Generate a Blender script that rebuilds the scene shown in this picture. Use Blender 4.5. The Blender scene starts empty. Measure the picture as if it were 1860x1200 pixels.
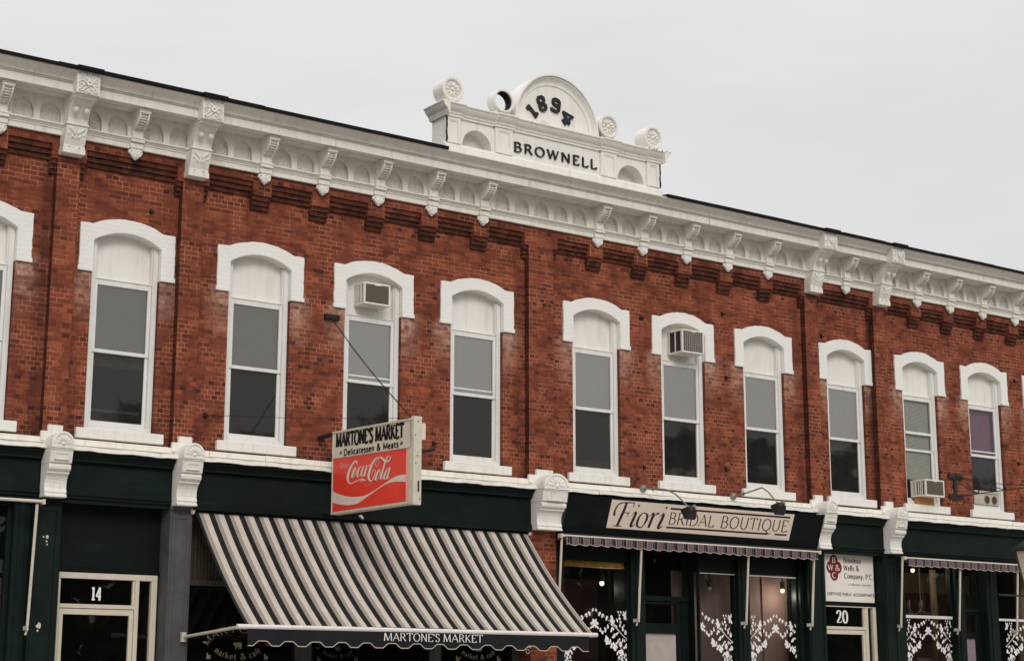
import bpy, math, random, json
from mathutils import Vector, Matrix
R_ = math.radians
random.seed(7)
scene = bpy.context.scene
COL = scene.collection

# ------------------------------------------------------------------ camera
cd = bpy.data.cameras.new("camera")
cam = bpy.data.objects.new("camera", cd)
COL.objects.link(cam)
cam.location = (0.0, -22.0, 1.6)
YAW, PITCH = 35.412, 12.004
cam.rotation_euler = (R_(90 + PITCH), 0.0, R_(-YAW))
cd.sensor_fit = 'HORIZONTAL'
cd.sensor_width = 36.0
cd.lens = 36.0 * 3083.0 / 1860.0
cd.clip_start = 0.1
cd.clip_end = 3000
scene.camera = cam

# ------------------------------------------------------------------ sky and sun
SUN_EL, SUN_AZ = 33.0, 200.0          # soft sun behind the camera, slightly left, through cloud
w = bpy.data.worlds.new("World")
scene.world = w
w.use_nodes = True
nt = w.node_tree
for n in list(nt.nodes): nt.nodes.remove(n)
def N(t, **k):
    n = nt.nodes.new(t)
    for a, b in k.items(): setattr(n, a, b)
    return n
def LK(a, b): nt.links.new(a, b)
out = N('ShaderNodeOutputWorld'); bg = N('ShaderNodeBackground')
sky = N('ShaderNodeTexSky', sky_type='NISHITA'); sky.sun_disc = False
sky.sun_elevation = R_(SUN_EL); sky.sun_rotation = R_(SUN_AZ)
tc = N('ShaderNodeTexCoord'); sep = N('ShaderNodeSeparateXYZ'); LK(tc.outputs['Generated'], sep.inputs[0])
mp = N('ShaderNodeMapping'); mp.inputs['Scale'].default_value = (1.3, 1.3, 5.0); LK(tc.outputs['Generated'], mp.inputs[0])
nz = N('ShaderNodeTexNoise'); nz.inputs['Scale'].default_value = 2.2; nz.inputs['Detail'].default_value = 5; nz.inputs['Roughness'].default_value = 0.5
LK(mp.outputs[0], nz.inputs['Vector'])
cr = N('ShaderNodeMapRange'); cr.inputs[1].default_value = 0.3; cr.inputs[2].default_value = 0.7; cr.inputs[3].default_value = 0.91; cr.inputs[4].default_value = 1.07
LK(nz.outputs['Fac'], cr.inputs[0])
# overcast dome: about three times brighter overhead than at the horizon
zc = N('ShaderNodeMath', operation='MAXIMUM'); LK(sep.outputs['Z'], zc.inputs[0]); zc.inputs[1].default_value = 0.0
z3 = N('ShaderNodeMath', operation='POWER'); LK(zc.outputs[0], z3.inputs[0]); z3.inputs[1].default_value = 3.0
el = N('ShaderNodeMath', operation='MULTIPLY_ADD'); LK(z3.outputs[0], el.inputs[0]); el.inputs[1].default_value = 11.0; el.inputs[2].default_value = 7.5
mu = N('ShaderNodeMath', operation='MULTIPLY'); LK(el.outputs[0], mu.inputs[0]); LK(cr.outputs[0], mu.inputs[1])
cc = N('ShaderNodeMix', data_type='RGBA', blend_type='MULTIPLY'); cc.inputs[0].default_value = 1.0
cc.inputs[6].default_value = (1.0, 0.998, 0.994, 1)
LK(mu.outputs[0], cc.inputs[7])
mx = N('ShaderNodeMix', data_type='RGBA'); mx.inputs[0].default_value = 0.96
LK(sky.outputs[0], mx.inputs[6]); LK(cc.outputs[2], mx.inputs[7])
LK(mx.outputs[2], bg.inputs['Color']); bg.inputs['Strength'].default_value = 0.1
LK(bg.outputs[0], out.inputs[0])

sd = bpy.data.lights.new("sun", 'SUN'); sd.energy = 1.4; sd.angle = R_(24); sd.color = (1.0, 0.965, 0.91)
sun = bpy.data.objects.new("sun", sd); COL.objects.link(sun)
# sun comes from azimuth measured clockwise from +Y
sv = Vector((math.sin(R_(SUN_AZ)) * math.cos(R_(SUN_EL)), math.cos(R_(SUN_AZ)) * math.cos(R_(SUN_EL)), math.sin(R_(SUN_EL))))
sun.rotation_euler = sv.to_track_quat('Z', 'Y').to_euler()
sun.location = (0, -20, 30)
scene.view_settings.view_transform = 'Standard'
scene.view_settings.look = 'None'
scene.view_settings.exposure = 0.0
scene.view_settings.gamma = 1.0
scene.view_settings.use_curve_mapping = False

# ------------------------------------------------------------------ materials
def srgb(r, g, b):
    f = lambda c: (c / 255 / 12.92) if c / 255 <= 0.04045 else ((c / 255 + 0.055) / 1.055) ** 2.4
    return (f(r), f(g), f(b), 1.0)
class MT:
    def __init__(s, name):
        s.m = bpy.data.materials.new(name); s.m.use_nodes = True
        s.t = s.m.node_tree
        for n in list(s.t.nodes): s.t.nodes.remove(n)
        s.out = s.n('ShaderNodeOutputMaterial')
    def n(s, t, **k):
        n = s.t.nodes.new(t)
        for a, b in k.items(): setattr(n, a, b)
        return n
    def l(s, a, b): s.t.links.new(a, b)
    def bsdf(s, rough=0.6, spec=0.3, metal=0.0):
        b = s.n('ShaderNodeBsdfPrincipled'); b.inputs['Roughness'].default_value = rough
        b.inputs['Specular IOR Level'].default_value = spec; b.inputs['Metallic'].default_value = metal
        s.l(b.outputs[0], s.out.inputs[0]); s.b = b
        return b
    def coord(s): return s.n('ShaderNodeNewGeometry').outputs['Position']
    def noise(s, vec, scale, detail=3, rough=0.55, sc=None):
        if sc:
            m = s.n('ShaderNodeMapping'); m.inputs['Scale'].default_value = sc; s.l(vec, m.inputs[0]); vec = m.outputs[0]
        z = s.n('ShaderNodeTexNoise'); z.inputs['Scale'].default_value = scale; z.inputs['Detail'].default_value = detail
        z.inputs['Roughness'].default_value = rough; s.l(vec, z.inputs['Vector'])
        return z.outputs['Fac']
    def ramp(s, f, a, b, c, d):
        m = s.n('ShaderNodeMapRange'); m.inputs[1].default_value = a; m.inputs[2].default_value = b; m.inputs[3].default_value = c; m.inputs[4].default_value = d
        s.l(f, m.inputs[0]); return m.outputs[0]
    def mix(s, fac, a, b, blend='MIX'):
        m = s.n('ShaderNodeMix', data_type='RGBA', blend_type=blend)
        for i, x in ((0, fac), (6, a), (7, b)):
            if isinstance(x, (int, float)): m.inputs[i].default_value = x
            elif isinstance(x, tuple): m.inputs[i].default_value = x
            else: s.l(x, m.inputs[i])
        return m.outputs[2]
    def math(s, op, a, b=0.0):
        m = s.n('ShaderNodeMath', operation=op)
        for i, x in ((0, a), (1, b)):
            if isinstance(x, (int, float)): m.inputs[i].default_value = x
            else: s.l(x, m.inputs[i])
        return m.outputs[0]
    def bump(s, h, strength=0.3, dist=0.01):
        b = s.n('ShaderNodeBump'); b.inputs['Strength'].default_value = strength; b.inputs['Distance'].default_value = dist
        s.l(h, b.inputs['Height']); s.l(b.outputs[0], s.b.inputs['Normal'])
M = {}
def plain(name, col, rough=0.6, spec=0.3, metal=0.0, var=0.12, scale=6.0, bump=0.0):
    k = MT(name); k.bsdf(rough, spec, metal)
    p = k.coord(); f = k.noise(p, scale, 4)
    v = k.ramp(f, 0.25, 0.75, 1 - var, 1 + var)
    c = k.n('ShaderNodeMix', data_type='RGBA', blend_type='MULTIPLY'); c.inputs[0].default_value = 1
    c.inputs[6].default_value = col; k.l(v, c.inputs[7]); k.l(c.outputs[2], k.b.inputs['Base Color'])
    if bump: k.bump(k.noise(p, scale * 8, 3), bump, 0.004)
    M[name] = k.m
    return k.m

def brick_coords(k):
    p = k.coord(); s = k.n('ShaderNodeSeparateXYZ'); k.l(p, s.inputs[0])
    u = k.math('ADD', s.outputs[0], s.outputs[1])
    c = k.n('ShaderNodeCombineXYZ'); k.l(u, c.inputs[0]); k.l(s.outputs[2], c.inputs[1])
    return p, u, s.outputs[2], c.outputs[0]
ROW = 0.0677
def brick_tex(k, vec, bw, mortar=0.0055):
    b = k.n('ShaderNodeTexBrick'); b.offset = 0.5; b.squash = 1.0
    b.inputs['Scale'].default_value = 1.0; b.inputs['Mortar Size'].default_value = mortar; b.inputs['Mortar Smooth'].default_value = 0.3
    b.inputs['Brick Width'].default_value = bw; b.inputs['Row Height'].default_value = ROW; b.inputs['Bias'].default_value = 0.0
    b.inputs['Color1'].default_value = (0, 0, 0, 1); b.inputs['Color2'].default_value = (1, 1, 1, 1); b.inputs['Mortar'].default_value = (0.5, 0.5, 0.5, 1)
    k.l(vec, b.inputs['Vector']); return b
def make_brick(name, painted=False):
    k = MT(name); k.bsdf(0.85, 0.2)
    p, u, z, v = brick_coords(k)
    # slight wobble of the courses
    wob = k.noise(p, 1.3, 2); wz = k.ramp(wob, 0, 1, -0.012, 0.012)
    cv = k.n('ShaderNodeCombineXYZ'); k.l(u, cv.inputs[0]); k.l(k.math('ADD', z, wz), cv.inputs[1]); v = cv.outputs[0]
    b1 = brick_tex(k, v, 0.205); b2 = brick_tex(k, v, 0.1025)
    row = k.math('FLOOR', k.math('DIVIDE', k.math('ADD', z, wz), ROW))
    wn = k.n('ShaderNodeTexWhiteNoise', noise_dimensions='1D'); k.l(row, wn.inputs['W'])
    hdr = k.math('GREATER_THAN', wn.outputs['Value'], 0.42)
    col = k.mix(hdr, b1.outputs['Color'], b2.outputs['Color'])
    mort = k.mix(hdr, b1.outputs['Fac'], b2.outputs['Fac'])
    if painted:
        f = k.noise(p, 3.0, 4); g = k.noise(p, 30, 3)
        c = k.mix(k.ramp(f, 0.3, 0.75, 0, 0.35), (0.80, 0.785, 0.75, 1), (0.70, 0.675, 0.62, 1))
        k.l(c, k.b.inputs['Base Color']); k.b.inputs['Roughness'].default_value = 0.55
        h = k.math('ADD', k.math('MULTIPLY', mort, -1.0), k.math('MULTIPLY', g, 0.8))
        k.bump(h, 0.5, 0.006)
    else:
        sep = k.n('ShaderNodeSeparateColor'); k.l(col, sep.inputs[0])
        lo = k.ramp(hdr, 0, 1, 0.16, 0.0); r = k.math('MAXIMUM', sep.outputs[0], lo)
        base = k.n('ShaderNodeValToRGB'); k.l(r, base.inputs[0])
        e = base.color_ramp.elements
        e[0].position = 0.0; e[0].color = srgb(72, 39, 29); e[1].position = 1.0; e[1].color = srgb(150, 80, 52)
        for pos, c in ((0.10, srgb(94, 49, 36)), (0.25, srgb(115, 59, 42)), (0.60, srgb(124, 64, 46)), (0.90, srgb(134, 71, 50))):
            q = e.new(pos); q.color = c
        big = k.noise(p, 0.9, 5, 0.6); med = k.noise(p, 5.0, 4, 0.6); fine = k.noise(p, 60, 3, 0.6)
        c = k.mix(1.0, base.outputs[0], k.ramp(big, 0.25, 0.75, 0.72, 1.24), 'MULTIPLY')
        strk = k.noise(p, 3.2, 5, 0.65, (2.2, 2.2, 0.28))
        c = k.mix(1.0, c, k.ramp(strk, 0.52, 0.72, 1.0, 0.66), 'MULTIPLY')
        c = k.mix(1.0, c, k.ramp(med, 0.3, 0.7, 0.80, 1.16), 'MULTIPLY')
        c = k.mix(1.0, c, k.ramp(fine, 0.3, 0.7, 0.86, 1.12), 'MULTIPLY')
        mc = k.mix(k.ramp(k.noise(p, 2.5, 4), 0.42, 0.6, 0, 1), srgb(104, 58, 43), srgb(196, 130, 100))
        c = k.mix(k.math('MULTIPLY', mort, 0.75), c, mc)
        at = k.n('ShaderNodeAttribute', attribute_name='stain')
        sf = k.math('MULTIPLY', at.outputs['Fac'], k.ramp(k.noise(p, 14, 4, 0.7), 0.32, 0.62, 0.15, 1.0))
        sf = k.math('MULTIPLY', sf, k.ramp(r, 0.1, 0.9, 0.5, 1.35))
        c = k.mix(k.math('MINIMUM', sf, 0.85), c, srgb(184, 150, 132))
        st = k.n('ShaderNodeAttribute', attribute_name='soot_shade')
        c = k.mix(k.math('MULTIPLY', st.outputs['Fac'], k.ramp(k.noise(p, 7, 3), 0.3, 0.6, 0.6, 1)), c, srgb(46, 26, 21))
        # stray lime flecks
        vo = k.n('ShaderNodeTexVoronoi'); vo.inputs['Scale'].default_value = 5.5
        mpv = k.n('ShaderNodeMapping'); mpv.inputs['Scale'].default_value = (1.6, 1.6, 0.7); k.l(p, mpv.inputs[0]); k.l(mpv.outputs[0], vo.inputs['Vector'])
        fl = k.math('LESS_THAN', vo.outputs['Distance'], 0.045)
        rr = k.n('ShaderNodeSeparateColor'); k.l(vo.outputs['Color'], rr.inputs[0])
        fl = k.math('MULTIPLY', fl, k.math('GREATER_THAN', rr.outputs[0], 0.72))
        c = k.mix(k.math('MULTIPLY', fl, 0.7), c, srgb(190, 165, 145))
        k.l(c, k.b.inputs['Base Color'])
        h = k.math('ADD', k.math('MULTIPLY', mort, -1.0), k.math('MULTIPLY', k.math('ADD', fine, r), 0.5))
        k.bump(h, 0.6, 0.008)
    M[name] = k.m
make_brick('red_brick'); make_brick('painted_brick', True)

def make_white(name, c1, c2, rough=0.5, streak=0.5, bump=0.25):
    k = MT(name); k.bsdf(rough, 0.3)
    p = k.coord()
    f = k.noise(p, 2.0, 5, 0.6); s2 = k.noise(p, 4.0, 4, 0.6, (3.0, 3.0, 0.35)); g = k.noise(p, 45, 3)
    c = k.mix(k.ramp(f, 0.35, 0.75, 0, 0.7), c1, c2)
    d = k.mix(1.0, c, srgb(214, 200, 178), 'MULTIPLY')
    c = k.mix(k.math('MULTIPLY', k.ramp(s2, 0.5, 0.75, 0, 1), streak), c, d)
    sp = k.noise(p, 22, 5, 0.75)
    c = k.mix(k.math('MULTIPLY', k.ramp(sp, 0.68, 0.76, 0, 1), 0.3), c, srgb(150, 132, 110))
    gr = k.noise(p, 1.1, 6, 0.7, (1.6, 1.6, 0.5)); c = k.mix(k.math('MULTIPLY', k.ramp(gr, 0.55, 0.72, 0, 1), streak * .55), c, srgb(176, 160, 136))
    k.l(c, k.b.inputs['Base Color'])
    k.bump(k.math('ADD', g, k.math('MULTIPLY', f, 2.0)), bump, 0.006)
    M[name] = k.m
make_white('white_paint', (0.78, 0.76, 0.72, 1), (0.73, 0.70, 0.64, 1), 0.5, 0.35)
make_white('cornice_paint', (0.76, 0.73, 0.68, 1), (0.70, 0.66, 0.59, 1), 0.5, 0.45, 0.2)
make_white('window_paint', (0.74, 0.73, 0.71, 1), (0.68, 0.66, 0.62, 1), 0.4, 0.35, 0.1)
make_white('flashing_paint', (0.80, 0.78, 0.72, 1), (0.76, 0.72, 0.63, 1), 0.55, 0.45, 0.35)

def make_green(name, col, rough=0.55):
    k = MT(name); k.bsdf(rough, 0.16)
    p = k.coord(); f = k.noise(p, 3, 5, 0.6); gr = k.noise(p, 9, 5, 0.65, (0.5, 0.5, 7.0))
    c = k.mix(k.ramp(f, 0.3, 0.7, 0, 1), tuple(x * 0.75 for x in col[:3]) + (1,), tuple(x * 1.3 for x in col[:3]) + (1,))
    c = k.mix(k.math('MULTIPLY', k.ramp(gr, 0.62, 0.72, 0, 1), 0.22), c, srgb(46, 60, 56))
    ch = k.noise(p, 26, 5, 0.75); c = k.mix(k.math('MULTIPLY', k.ramp(ch, 0.70, 0.73, 0, 1), 0.5), c, srgb(120, 112, 100))
    wsh = k.noise(p, 1.2, 4, 0.6, (0.6, 0.6, 2.0)); c = k.mix(k.math('MULTIPLY', k.ramp(wsh, 0.55, 0.75, 0, 1), 0.35), c, srgb(25, 46, 38))
    k.l(c, k.b.inputs['Base Color']); k.bump(gr, 0.4, 0.005)
    M[name] = k.m
make_green('green_paint', srgb(10, 23, 20))
make_green('dark_green_paint', srgb(6, 15, 14))
make_green('grey_paint', srgb(78, 77, 79))
plain('cream_aluminium', srgb(205, 194, 176), 0.4, 0.4, 0.0, 0.06)
plain('black_metal', srgb(24, 25, 28), 0.4, 0.5, 0.0, 0.2)
plain('rusty_iron', srgb(38, 28, 25), 0.75, 0.3, 0.0, 0.4, 30, 0.4)
plain('white_metal', srgb(216, 210, 204), 0.4, 0.4, 0.0, 0.06)
plain('pole_paint', srgb(200, 190, 174), 0.45, 0.4, 0.0, 0.08)
plain('lamp_black', srgb(20, 20, 23), 0.35, 0.5, 0.0, 0.15)
plain('galvanised', srgb(140, 136, 128), 0.5, 0.4, 0.5, 0.15, 20)
plain('ac_white', srgb(222, 216, 208), 0.45, 0.4, 0.0, 0.06)
plain('ac_grey', srgb(176, 166, 154), 0.5, 0.3, 0.0, 0.1)
plain('ac_dark', srgb(46, 42, 39), 0.6, 0.3, 0.0, 0.2, 30)
plain('ac_coil', srgb(108, 98, 86), 0.6, 0.3, 0.0, 0.2, 60)
plain('wood_block', srgb(178, 128, 72), 0.7, 0.2, 0.0, 0.2, 14)
plain('dark_room', srgb(44, 40, 38), 0.9, 0.1)
plain('black_room', srgb(22, 20, 20), 0.9, 0.1)
plain('taupe_wall', srgb(134, 112, 106), 0.8, 0.2, 0.0, 0.1, 1.5)
plain('tan_wall', srgb(150, 130, 104), 0.8, 0.2, 0.0, 0.1, 2)
plain('wine_wall', srgb(92, 56, 56), 0.8, 0.2, 0.0, 0.1, 2)
plain('yellow_beam', srgb(196, 150, 62), 0.7, 0.2, 0.0, 0.35, 16)
plain('shade_pale', srgb(226, 220, 208), 0.9, 0.1, 0.0, 0.05)
plain('shade_cloth', srgb(186, 184, 166), 0.9, 0.1, 0.0, 0.05)
plain('purple_cloth', srgb(160, 108, 144), 0.9, 0.1, 0.0, 0.08)
plain('blind_slat', srgb(226, 228, 216), 0.6, 0.2, 0.0, 0.06)
plain('decal_white', srgb(232, 226, 224), 0.6, 0.2, 0.0, 0.03)
plain('decal_tan', srgb(150, 134, 114), 0.6, 0.2, 0.0, 0.12, 20)
plain('decal_dim', srgb(84, 77, 70), 0.6, 0.2, 0.0, 0.12, 20)
plain('number_white', srgb(236, 230, 228), 0.5, 0.3, 0.0, 0.03)
plain('letter_black', srgb(33, 30, 29), 0.55, 0.3, 0.0, 0.2, 12, 0.2)
plain('letter_ink', srgb(20, 18, 18), 0.6, 0.2, 0.0, 0.1)
plain('aubergine_ink', srgb(50, 32, 48), 0.6, 0.2, 0.0, 0.12)
plain('maroon_ink', srgb(112, 28, 34), 0.6, 0.2, 0.0, 0.08)
plain('grey_ink', srgb(120, 108, 98), 0.6, 0.2, 0.0, 0.1)
plain('beige_board', srgb(222, 205, 188), 0.55, 0.3, 0.0, 0.06, 5)
plain('white_board', srgb(226, 218, 210), 0.5, 0.3, 0.0, 0.03, 3)
plain('sign_plastic', srgb(214, 204, 186), 0.4, 0.4, 0.0, 0.06, 4)
plain('sign_red', srgb(232, 66, 50), 0.4, 0.4, 0.0, 0.08, 3)
plain('sign_pink', srgb(238, 176, 164), 0.4, 0.4, 0.0, 0.06, 5)
plain('sign_cream', srgb(222, 208, 194), 0.45, 0.3, 0.0, 0.08, 8)
plain('sign_trim', srgb(200, 194, 176), 0.45, 0.4, 0.0, 0.12, 9)
plain('rust_stain', srgb(142, 88, 40), 0.8, 0.2, 0.0, 0.4, 30)
plain('roof_black', srgb(17, 17, 20), 0.7, 0.12, 0.0, 0.2, 4)
plain('asphalt', (0.20, 0.195, 0.185, 1), 0.9, 0.2, 0.0, 0.2, 3, 0.4)
plain('concrete', (0.46, 0.43, 0.39, 1), 0.85, 0.2, 0.0, 0.15, 2, 0.3)
plain('verge', (0.20, 0.20, 0.14, 1), 0.95, 0.1, 0.0, 0.3, 1)
plain('foliage', (0.045, 0.07, 0.03, 1), 0.8, 0.2, 0.0, 0.4, 2)
plain('bark', (0.09, 0.07, 0.05, 1), 0.9, 0.1, 0.0, 0.3, 6)
plain('curtain_white', srgb(238, 230, 230), 0.9, 0.1, 0.0, 0.06)
plain('curtain_lilac', srgb(224, 206, 218), 0.9, 0.1, 0.0, 0.06)
plain('lamp_glass', srgb(206, 190, 160), 0.3, 0.4, 0.0, 0.08)
plain('slat_brown', srgb(72, 64, 56), 0.7, 0.2, 0.0, 0.35, 25)
plain('valance_black', srgb(31, 32, 35), 0.85, 0.15, 0.0, 0.12, 8)
plain('trim_tan', srgb(190, 172, 154), 0.8, 0.15, 0.0, 0.06)
plain('chip_white', srgb(200, 186, 170), 0.7, 0.2, 0.0, 0.2, 40)
plain('green_sign', srgb(120, 130, 40), 0.6, 0.3, 0.0, 0.1)

def emit(name, col, s):
    k = MT(name); e = k.n('ShaderNodeEmission'); e.inputs[0].default_value = col; e.inputs[1].default_value = s
    k.l(e.outputs[0], k.out.inputs[0]); M[name] = k.m
emit('bulb', (1.0, 0.80, 0.52, 1), 2.0)

def stripes(name, period, stops, shift=0.0):
    """colour bands across the object's own x axis"""
    k = MT(name); k.bsdf(0.85, 0.15)
    t = k.n('ShaderNodeTexCoord'); s = k.n('ShaderNodeSeparateXYZ'); k.l(t.outputs['Object'], s.inputs[0])
    f = k.math('FRACT', k.math('ADD', k.math('DIVIDE', s.outputs[0], period), 100.0 + shift))
    r = k.n('ShaderNodeValToRGB'); r.color_ramp.interpolation = 'CONSTANT'; k.l(f, r.inputs[0])
    e = r.color_ramp.elements
    e[0].position = 0; e[0].color = stops[0][1]; e[1].position = stops[1][0]; e[1].color = stops[1][1]
    for p_, c_ in stops[2:]:
        q = e.new(p_); q.color = c_
    p = k.coord(); z = k.noise(p, 5, 4); g = k.noise(p, 90, 2)
    c = k.mix(1.0, r.outputs[0], k.ramp(z, 0.3, 0.7, 0.92, 1.08), 'MULTIPLY')
    c = k.mix(1.0, c, k.ramp(g, 0.3, 0.7, 0.9, 1.1), 'MULTIPLY')
    wr = k.noise(p, 2.2, 5, 0.65, (2.5, 0.6, 0.6)); c = k.mix(k.math('MULTIPLY', k.ramp(wr, 0.5, 0.75, 0, 1), 0.15), c, srgb(104, 96, 88))
    k.bump(k.noise(p, 3.0, 4, 0.6, (2.0, 0.5, 0.5)), 0.35, 0.03)
    k.l(c, k.b.inputs['Base Color']); M[name] = k.m
BL, TN, LT, CR = srgb(29, 29, 31), srgb(142, 133, 124), srgb(208, 196, 176), srgb(186, 176, 166)
stripes('market_stripe', 0.2325, [(0.0, BL), (0.37, TN), (0.655, LT), (0.685, CR), (0.99, LT)], 0.527)
GP, PU, WL = srgb(34, 41, 40), srgb(106, 84, 90), srgb(158, 146, 142)
stripes('bridal_stripe', 0.222, [(0.0, PU), (0.5, WL), (0.535, GP), (0.68, WL), (0.70, GP), (0.94, WL), (0.975, PU)])

def glass(name, ior, tint, rough=0.015, dust=0.0, dustcol=(0.3, 0.3, 0.29, 1)):
    k = MT(name)
    fr = k.n('ShaderNodeFresnel'); fr.inputs['IOR'].default_value = ior
    gl = k.n('ShaderNodeBsdfGlossy'); gl.inputs['Roughness'].default_value = rough; gl.inputs[0].default_value = (1, 0.965, 0.93, 1)
    # faint waviness of old panes
    nb = k.n('ShaderNodeBump'); nb.inputs['Strength'].default_value = 0.06; nb.inputs['Distance'].default_value = 0.02
    p = k.coord(); k.l(k.noise(p, 1.7, 2), nb.inputs['Height']); k.l(nb.outputs[0], gl.inputs['Normal']); k.l(nb.outputs[0], fr.inputs['Normal'])
    tr = k.n('ShaderNodeBsdfTransparent'); tr.inputs[0].default_value = tint
    m1 = k.n('ShaderNodeMixShader'); k.l(fr.outputs[0], m1.inputs[0]); k.l(tr.outputs[0], m1.inputs[1]); k.l(gl.outputs[0], m1.inputs[2])
    last = m1
    if dust:
        df = k.n('ShaderNodeBsdfDiffuse'); df.inputs[0].default_value = dustcol
        m2 = k.n('ShaderNodeMixShader'); k.l(k.ramp(k.noise(p, 3.5, 5, 0.65), 0.25, 0.75, dust * 0.5, dust * 1.4), m2.inputs[0]); k.l(m1.outputs[0], m2.inputs[1]); k.l(df.outputs[0], m2.inputs[2]); last = m2
    k.l(last.outputs[0], k.out.inputs[0]); M[name] = k.m
glass('pane_upper', 2.45, (0.84, 0.86, 0.76, 1), 0.02, 0.10, (0.20, 0.20, 0.17, 1))
glass('pane_bright', 3.3, (0.90, 0.88, 0.86, 1), 0.02, 0.08, (0.4, 0.38, 0.36, 1))
glass('pane_screen', 1.62, (0.42, 0.43, 0.41, 1), 0.03, 0.36, (0.045, 0.046, 0.044, 1))
glass('pane_clear', 1.6, (0.86, 0.87, 0.85, 1), 0.02, 0.04)
glass('shop_pane', 1.42, (0.78, 0.78, 0.76, 1), 0.01, 0.008)
# ------------------------------------------------------------------ mesh helpers
class MB:
    def __init__(s): s.v = []; s.f = []; s.a = {}
    def quad(s, a, b, c, d):
        i = len(s.v); s.v += [a, b, c, d]; s.f.append((i, i + 1, i + 2, i + 3))
    def poly(s, pts):
        i = len(s.v); s.v += list(pts); s.f.append(tuple(range(i, i + len(pts))))
    def box(s, x0, x1, y0, y1, z0, z1):
        i = len(s.v)
        s.v += [(x0, y0, z0), (x1, y0, z0), (x1, y1, z0), (x0, y1, z0), (x0, y0, z1), (x1, y0, z1), (x1, y1, z1), (x0, y1, z1)]
        s.f += [tuple(i + k for k in q) for q in ((0, 1, 5, 4), (1, 2, 6, 5), (2, 3, 7, 6), (3, 0, 4, 7), (4, 5, 6, 7), (3, 2, 1, 0))]
    def _prism(s, a, b):
        n = len(a); i = len(s.v); s.v += a + b
        s.f.append(tuple(range(i, i + n))); s.f.append(tuple(range(i + 2 * n - 1, i + n - 1, -1)))
        for k in range(n):
            k2 = (k + 1) % n
            s.f.append((i + k, i + n + k, i + n + k2, i + k2))
    def px(s, prof, x0, x1): s._prism([(x0, y, z) for y, z in prof], [(x1, y, z) for y, z in prof])
    def py(s, poly, y0, y1): s._prism([(x, y0, z) for x, z in poly], [(x, y1, z) for x, z in poly])
    def pz(s, poly, z0, z1): s._prism([(x, y, z0) for x, y in poly], [(x, y, z1) for x, y in poly])
    def tube(s, pts, r, n=8, caps=True):
        pts = [Vector(p) for p in pts]; i0 = len(s.v)
        up = Vector((0, 0, 1))
        for j, p in enumerate(pts):
            d = (pts[min(j + 1, len(pts) - 1)] - pts[max(j - 1, 0)]).normalized()
            a = d.cross(up)
            if a.length < 1e-3: a = d.cross(Vector((1, 0, 0)))
            a.normalize(); b = d.cross(a)
            rr = r[j] if isinstance(r, (list, tuple)) else r
            for k in range(n):
                t = 2 * math.pi * k / n; q = p + a * math.cos(t) * rr + b * math.sin(t) * rr; s.v.append(tuple(q))
        for j in range(len(pts) - 1):
            for k in range(n):
                k2 = (k + 1) % n; s.f.append((i0 + j * n + k, i0 + j * n + k2, i0 + (j + 1) * n + k2, i0 + (j + 1) * n + k))
        if caps:
            s.f.append(tuple(range(i0 + n - 1, i0 - 1, -1))); e = i0 + (len(pts) - 1) * n; s.f.append(tuple(range(e, e + n)))
    def ball(s, c, rx, ry, rz, n=10, m=6, rot=0.0):
        """ellipsoid, rot turns it about y"""
        i0 = len(s.v); cr, sr = math.cos(rot), math.sin(rot)
        def put(x, y, z): s.v.append((c[0] + x * cr + z * sr, c[1] + y, c[2] - x * sr + z * cr))
        put(0, 0, rz)
        for j in range(1, m):
            t = math.pi * j / m
            for k in range(n):
                q = 2 * math.pi * k / n; put(rx * math.sin(t) * math.cos(q), ry * math.sin(t) * math.sin(q), rz * math.cos(t))
        put(0, 0, -rz); e = len(s.v) - 1
        for k in range(n):
            k2 = (k + 1) % n
            s.f.append((i0, i0 + 1 + k, i0 + 1 + k2)); b = i0 + 1 + (m - 2) * n; s.f.append((b + k2, b + k, e))
            for j in range(m - 2):
                a = i0 + 1 + j * n; s.f.append((a + k, a + n + k, a + n + k2, a + k2))
    def ring_y(s, cx, cz, r0, r1, y0, y1, n=40, a0=0.0, a1=360.0, hz=1.0):
        """flat ring (r0 inner, r1 outer) facing -y, thickness y0..y1; open arc when a1-a0<360"""
        full = abs(a1 - a0 - 360) < 1e-6; cnt = n if full else n + 1; i0 = len(s.v)
        for k in range(cnt):
            t = math.radians(a0 + (a1 - a0) * k / n); c, q = math.cos(t), math.sin(t) * hz
            s.v += [(cx + r0 * c, y0, cz + r0 * q), (cx + r1 * c, y0, cz + r1 * q), (cx + r1 * c, y1, cz + r1 * q), (cx + r0 * c, y1, cz + r0 * q)]
        for k in range(n):
            a = i0 + 4 * k; b = i0 + 4 * ((k + 1) % cnt)
            for q in range(4):
                q2 = (q + 1) % 4; s.f.append((a + q, b + q, b + q2, a + q2))
        if not full:
            s.f.append((i0, i0 + 1, i0 + 2, i0 + 3)); e = i0 + 4 * n; s.f.append((e + 3, e + 2, e + 1, e))
    def disc_y(s, cx, cz, r, y, n=32, hz=1.0):
        s.poly([(cx + r * math.cos(2 * math.pi * k / n), y, cz + r * hz * math.sin(2 * math.pi * k / n)) for k in range(n)])
    def attr(s, name, val):
        """give every vertex added since the last call this value"""
        l = s.a.setdefault(name, []); l += [val] * (len(s.v) - len(l))

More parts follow.
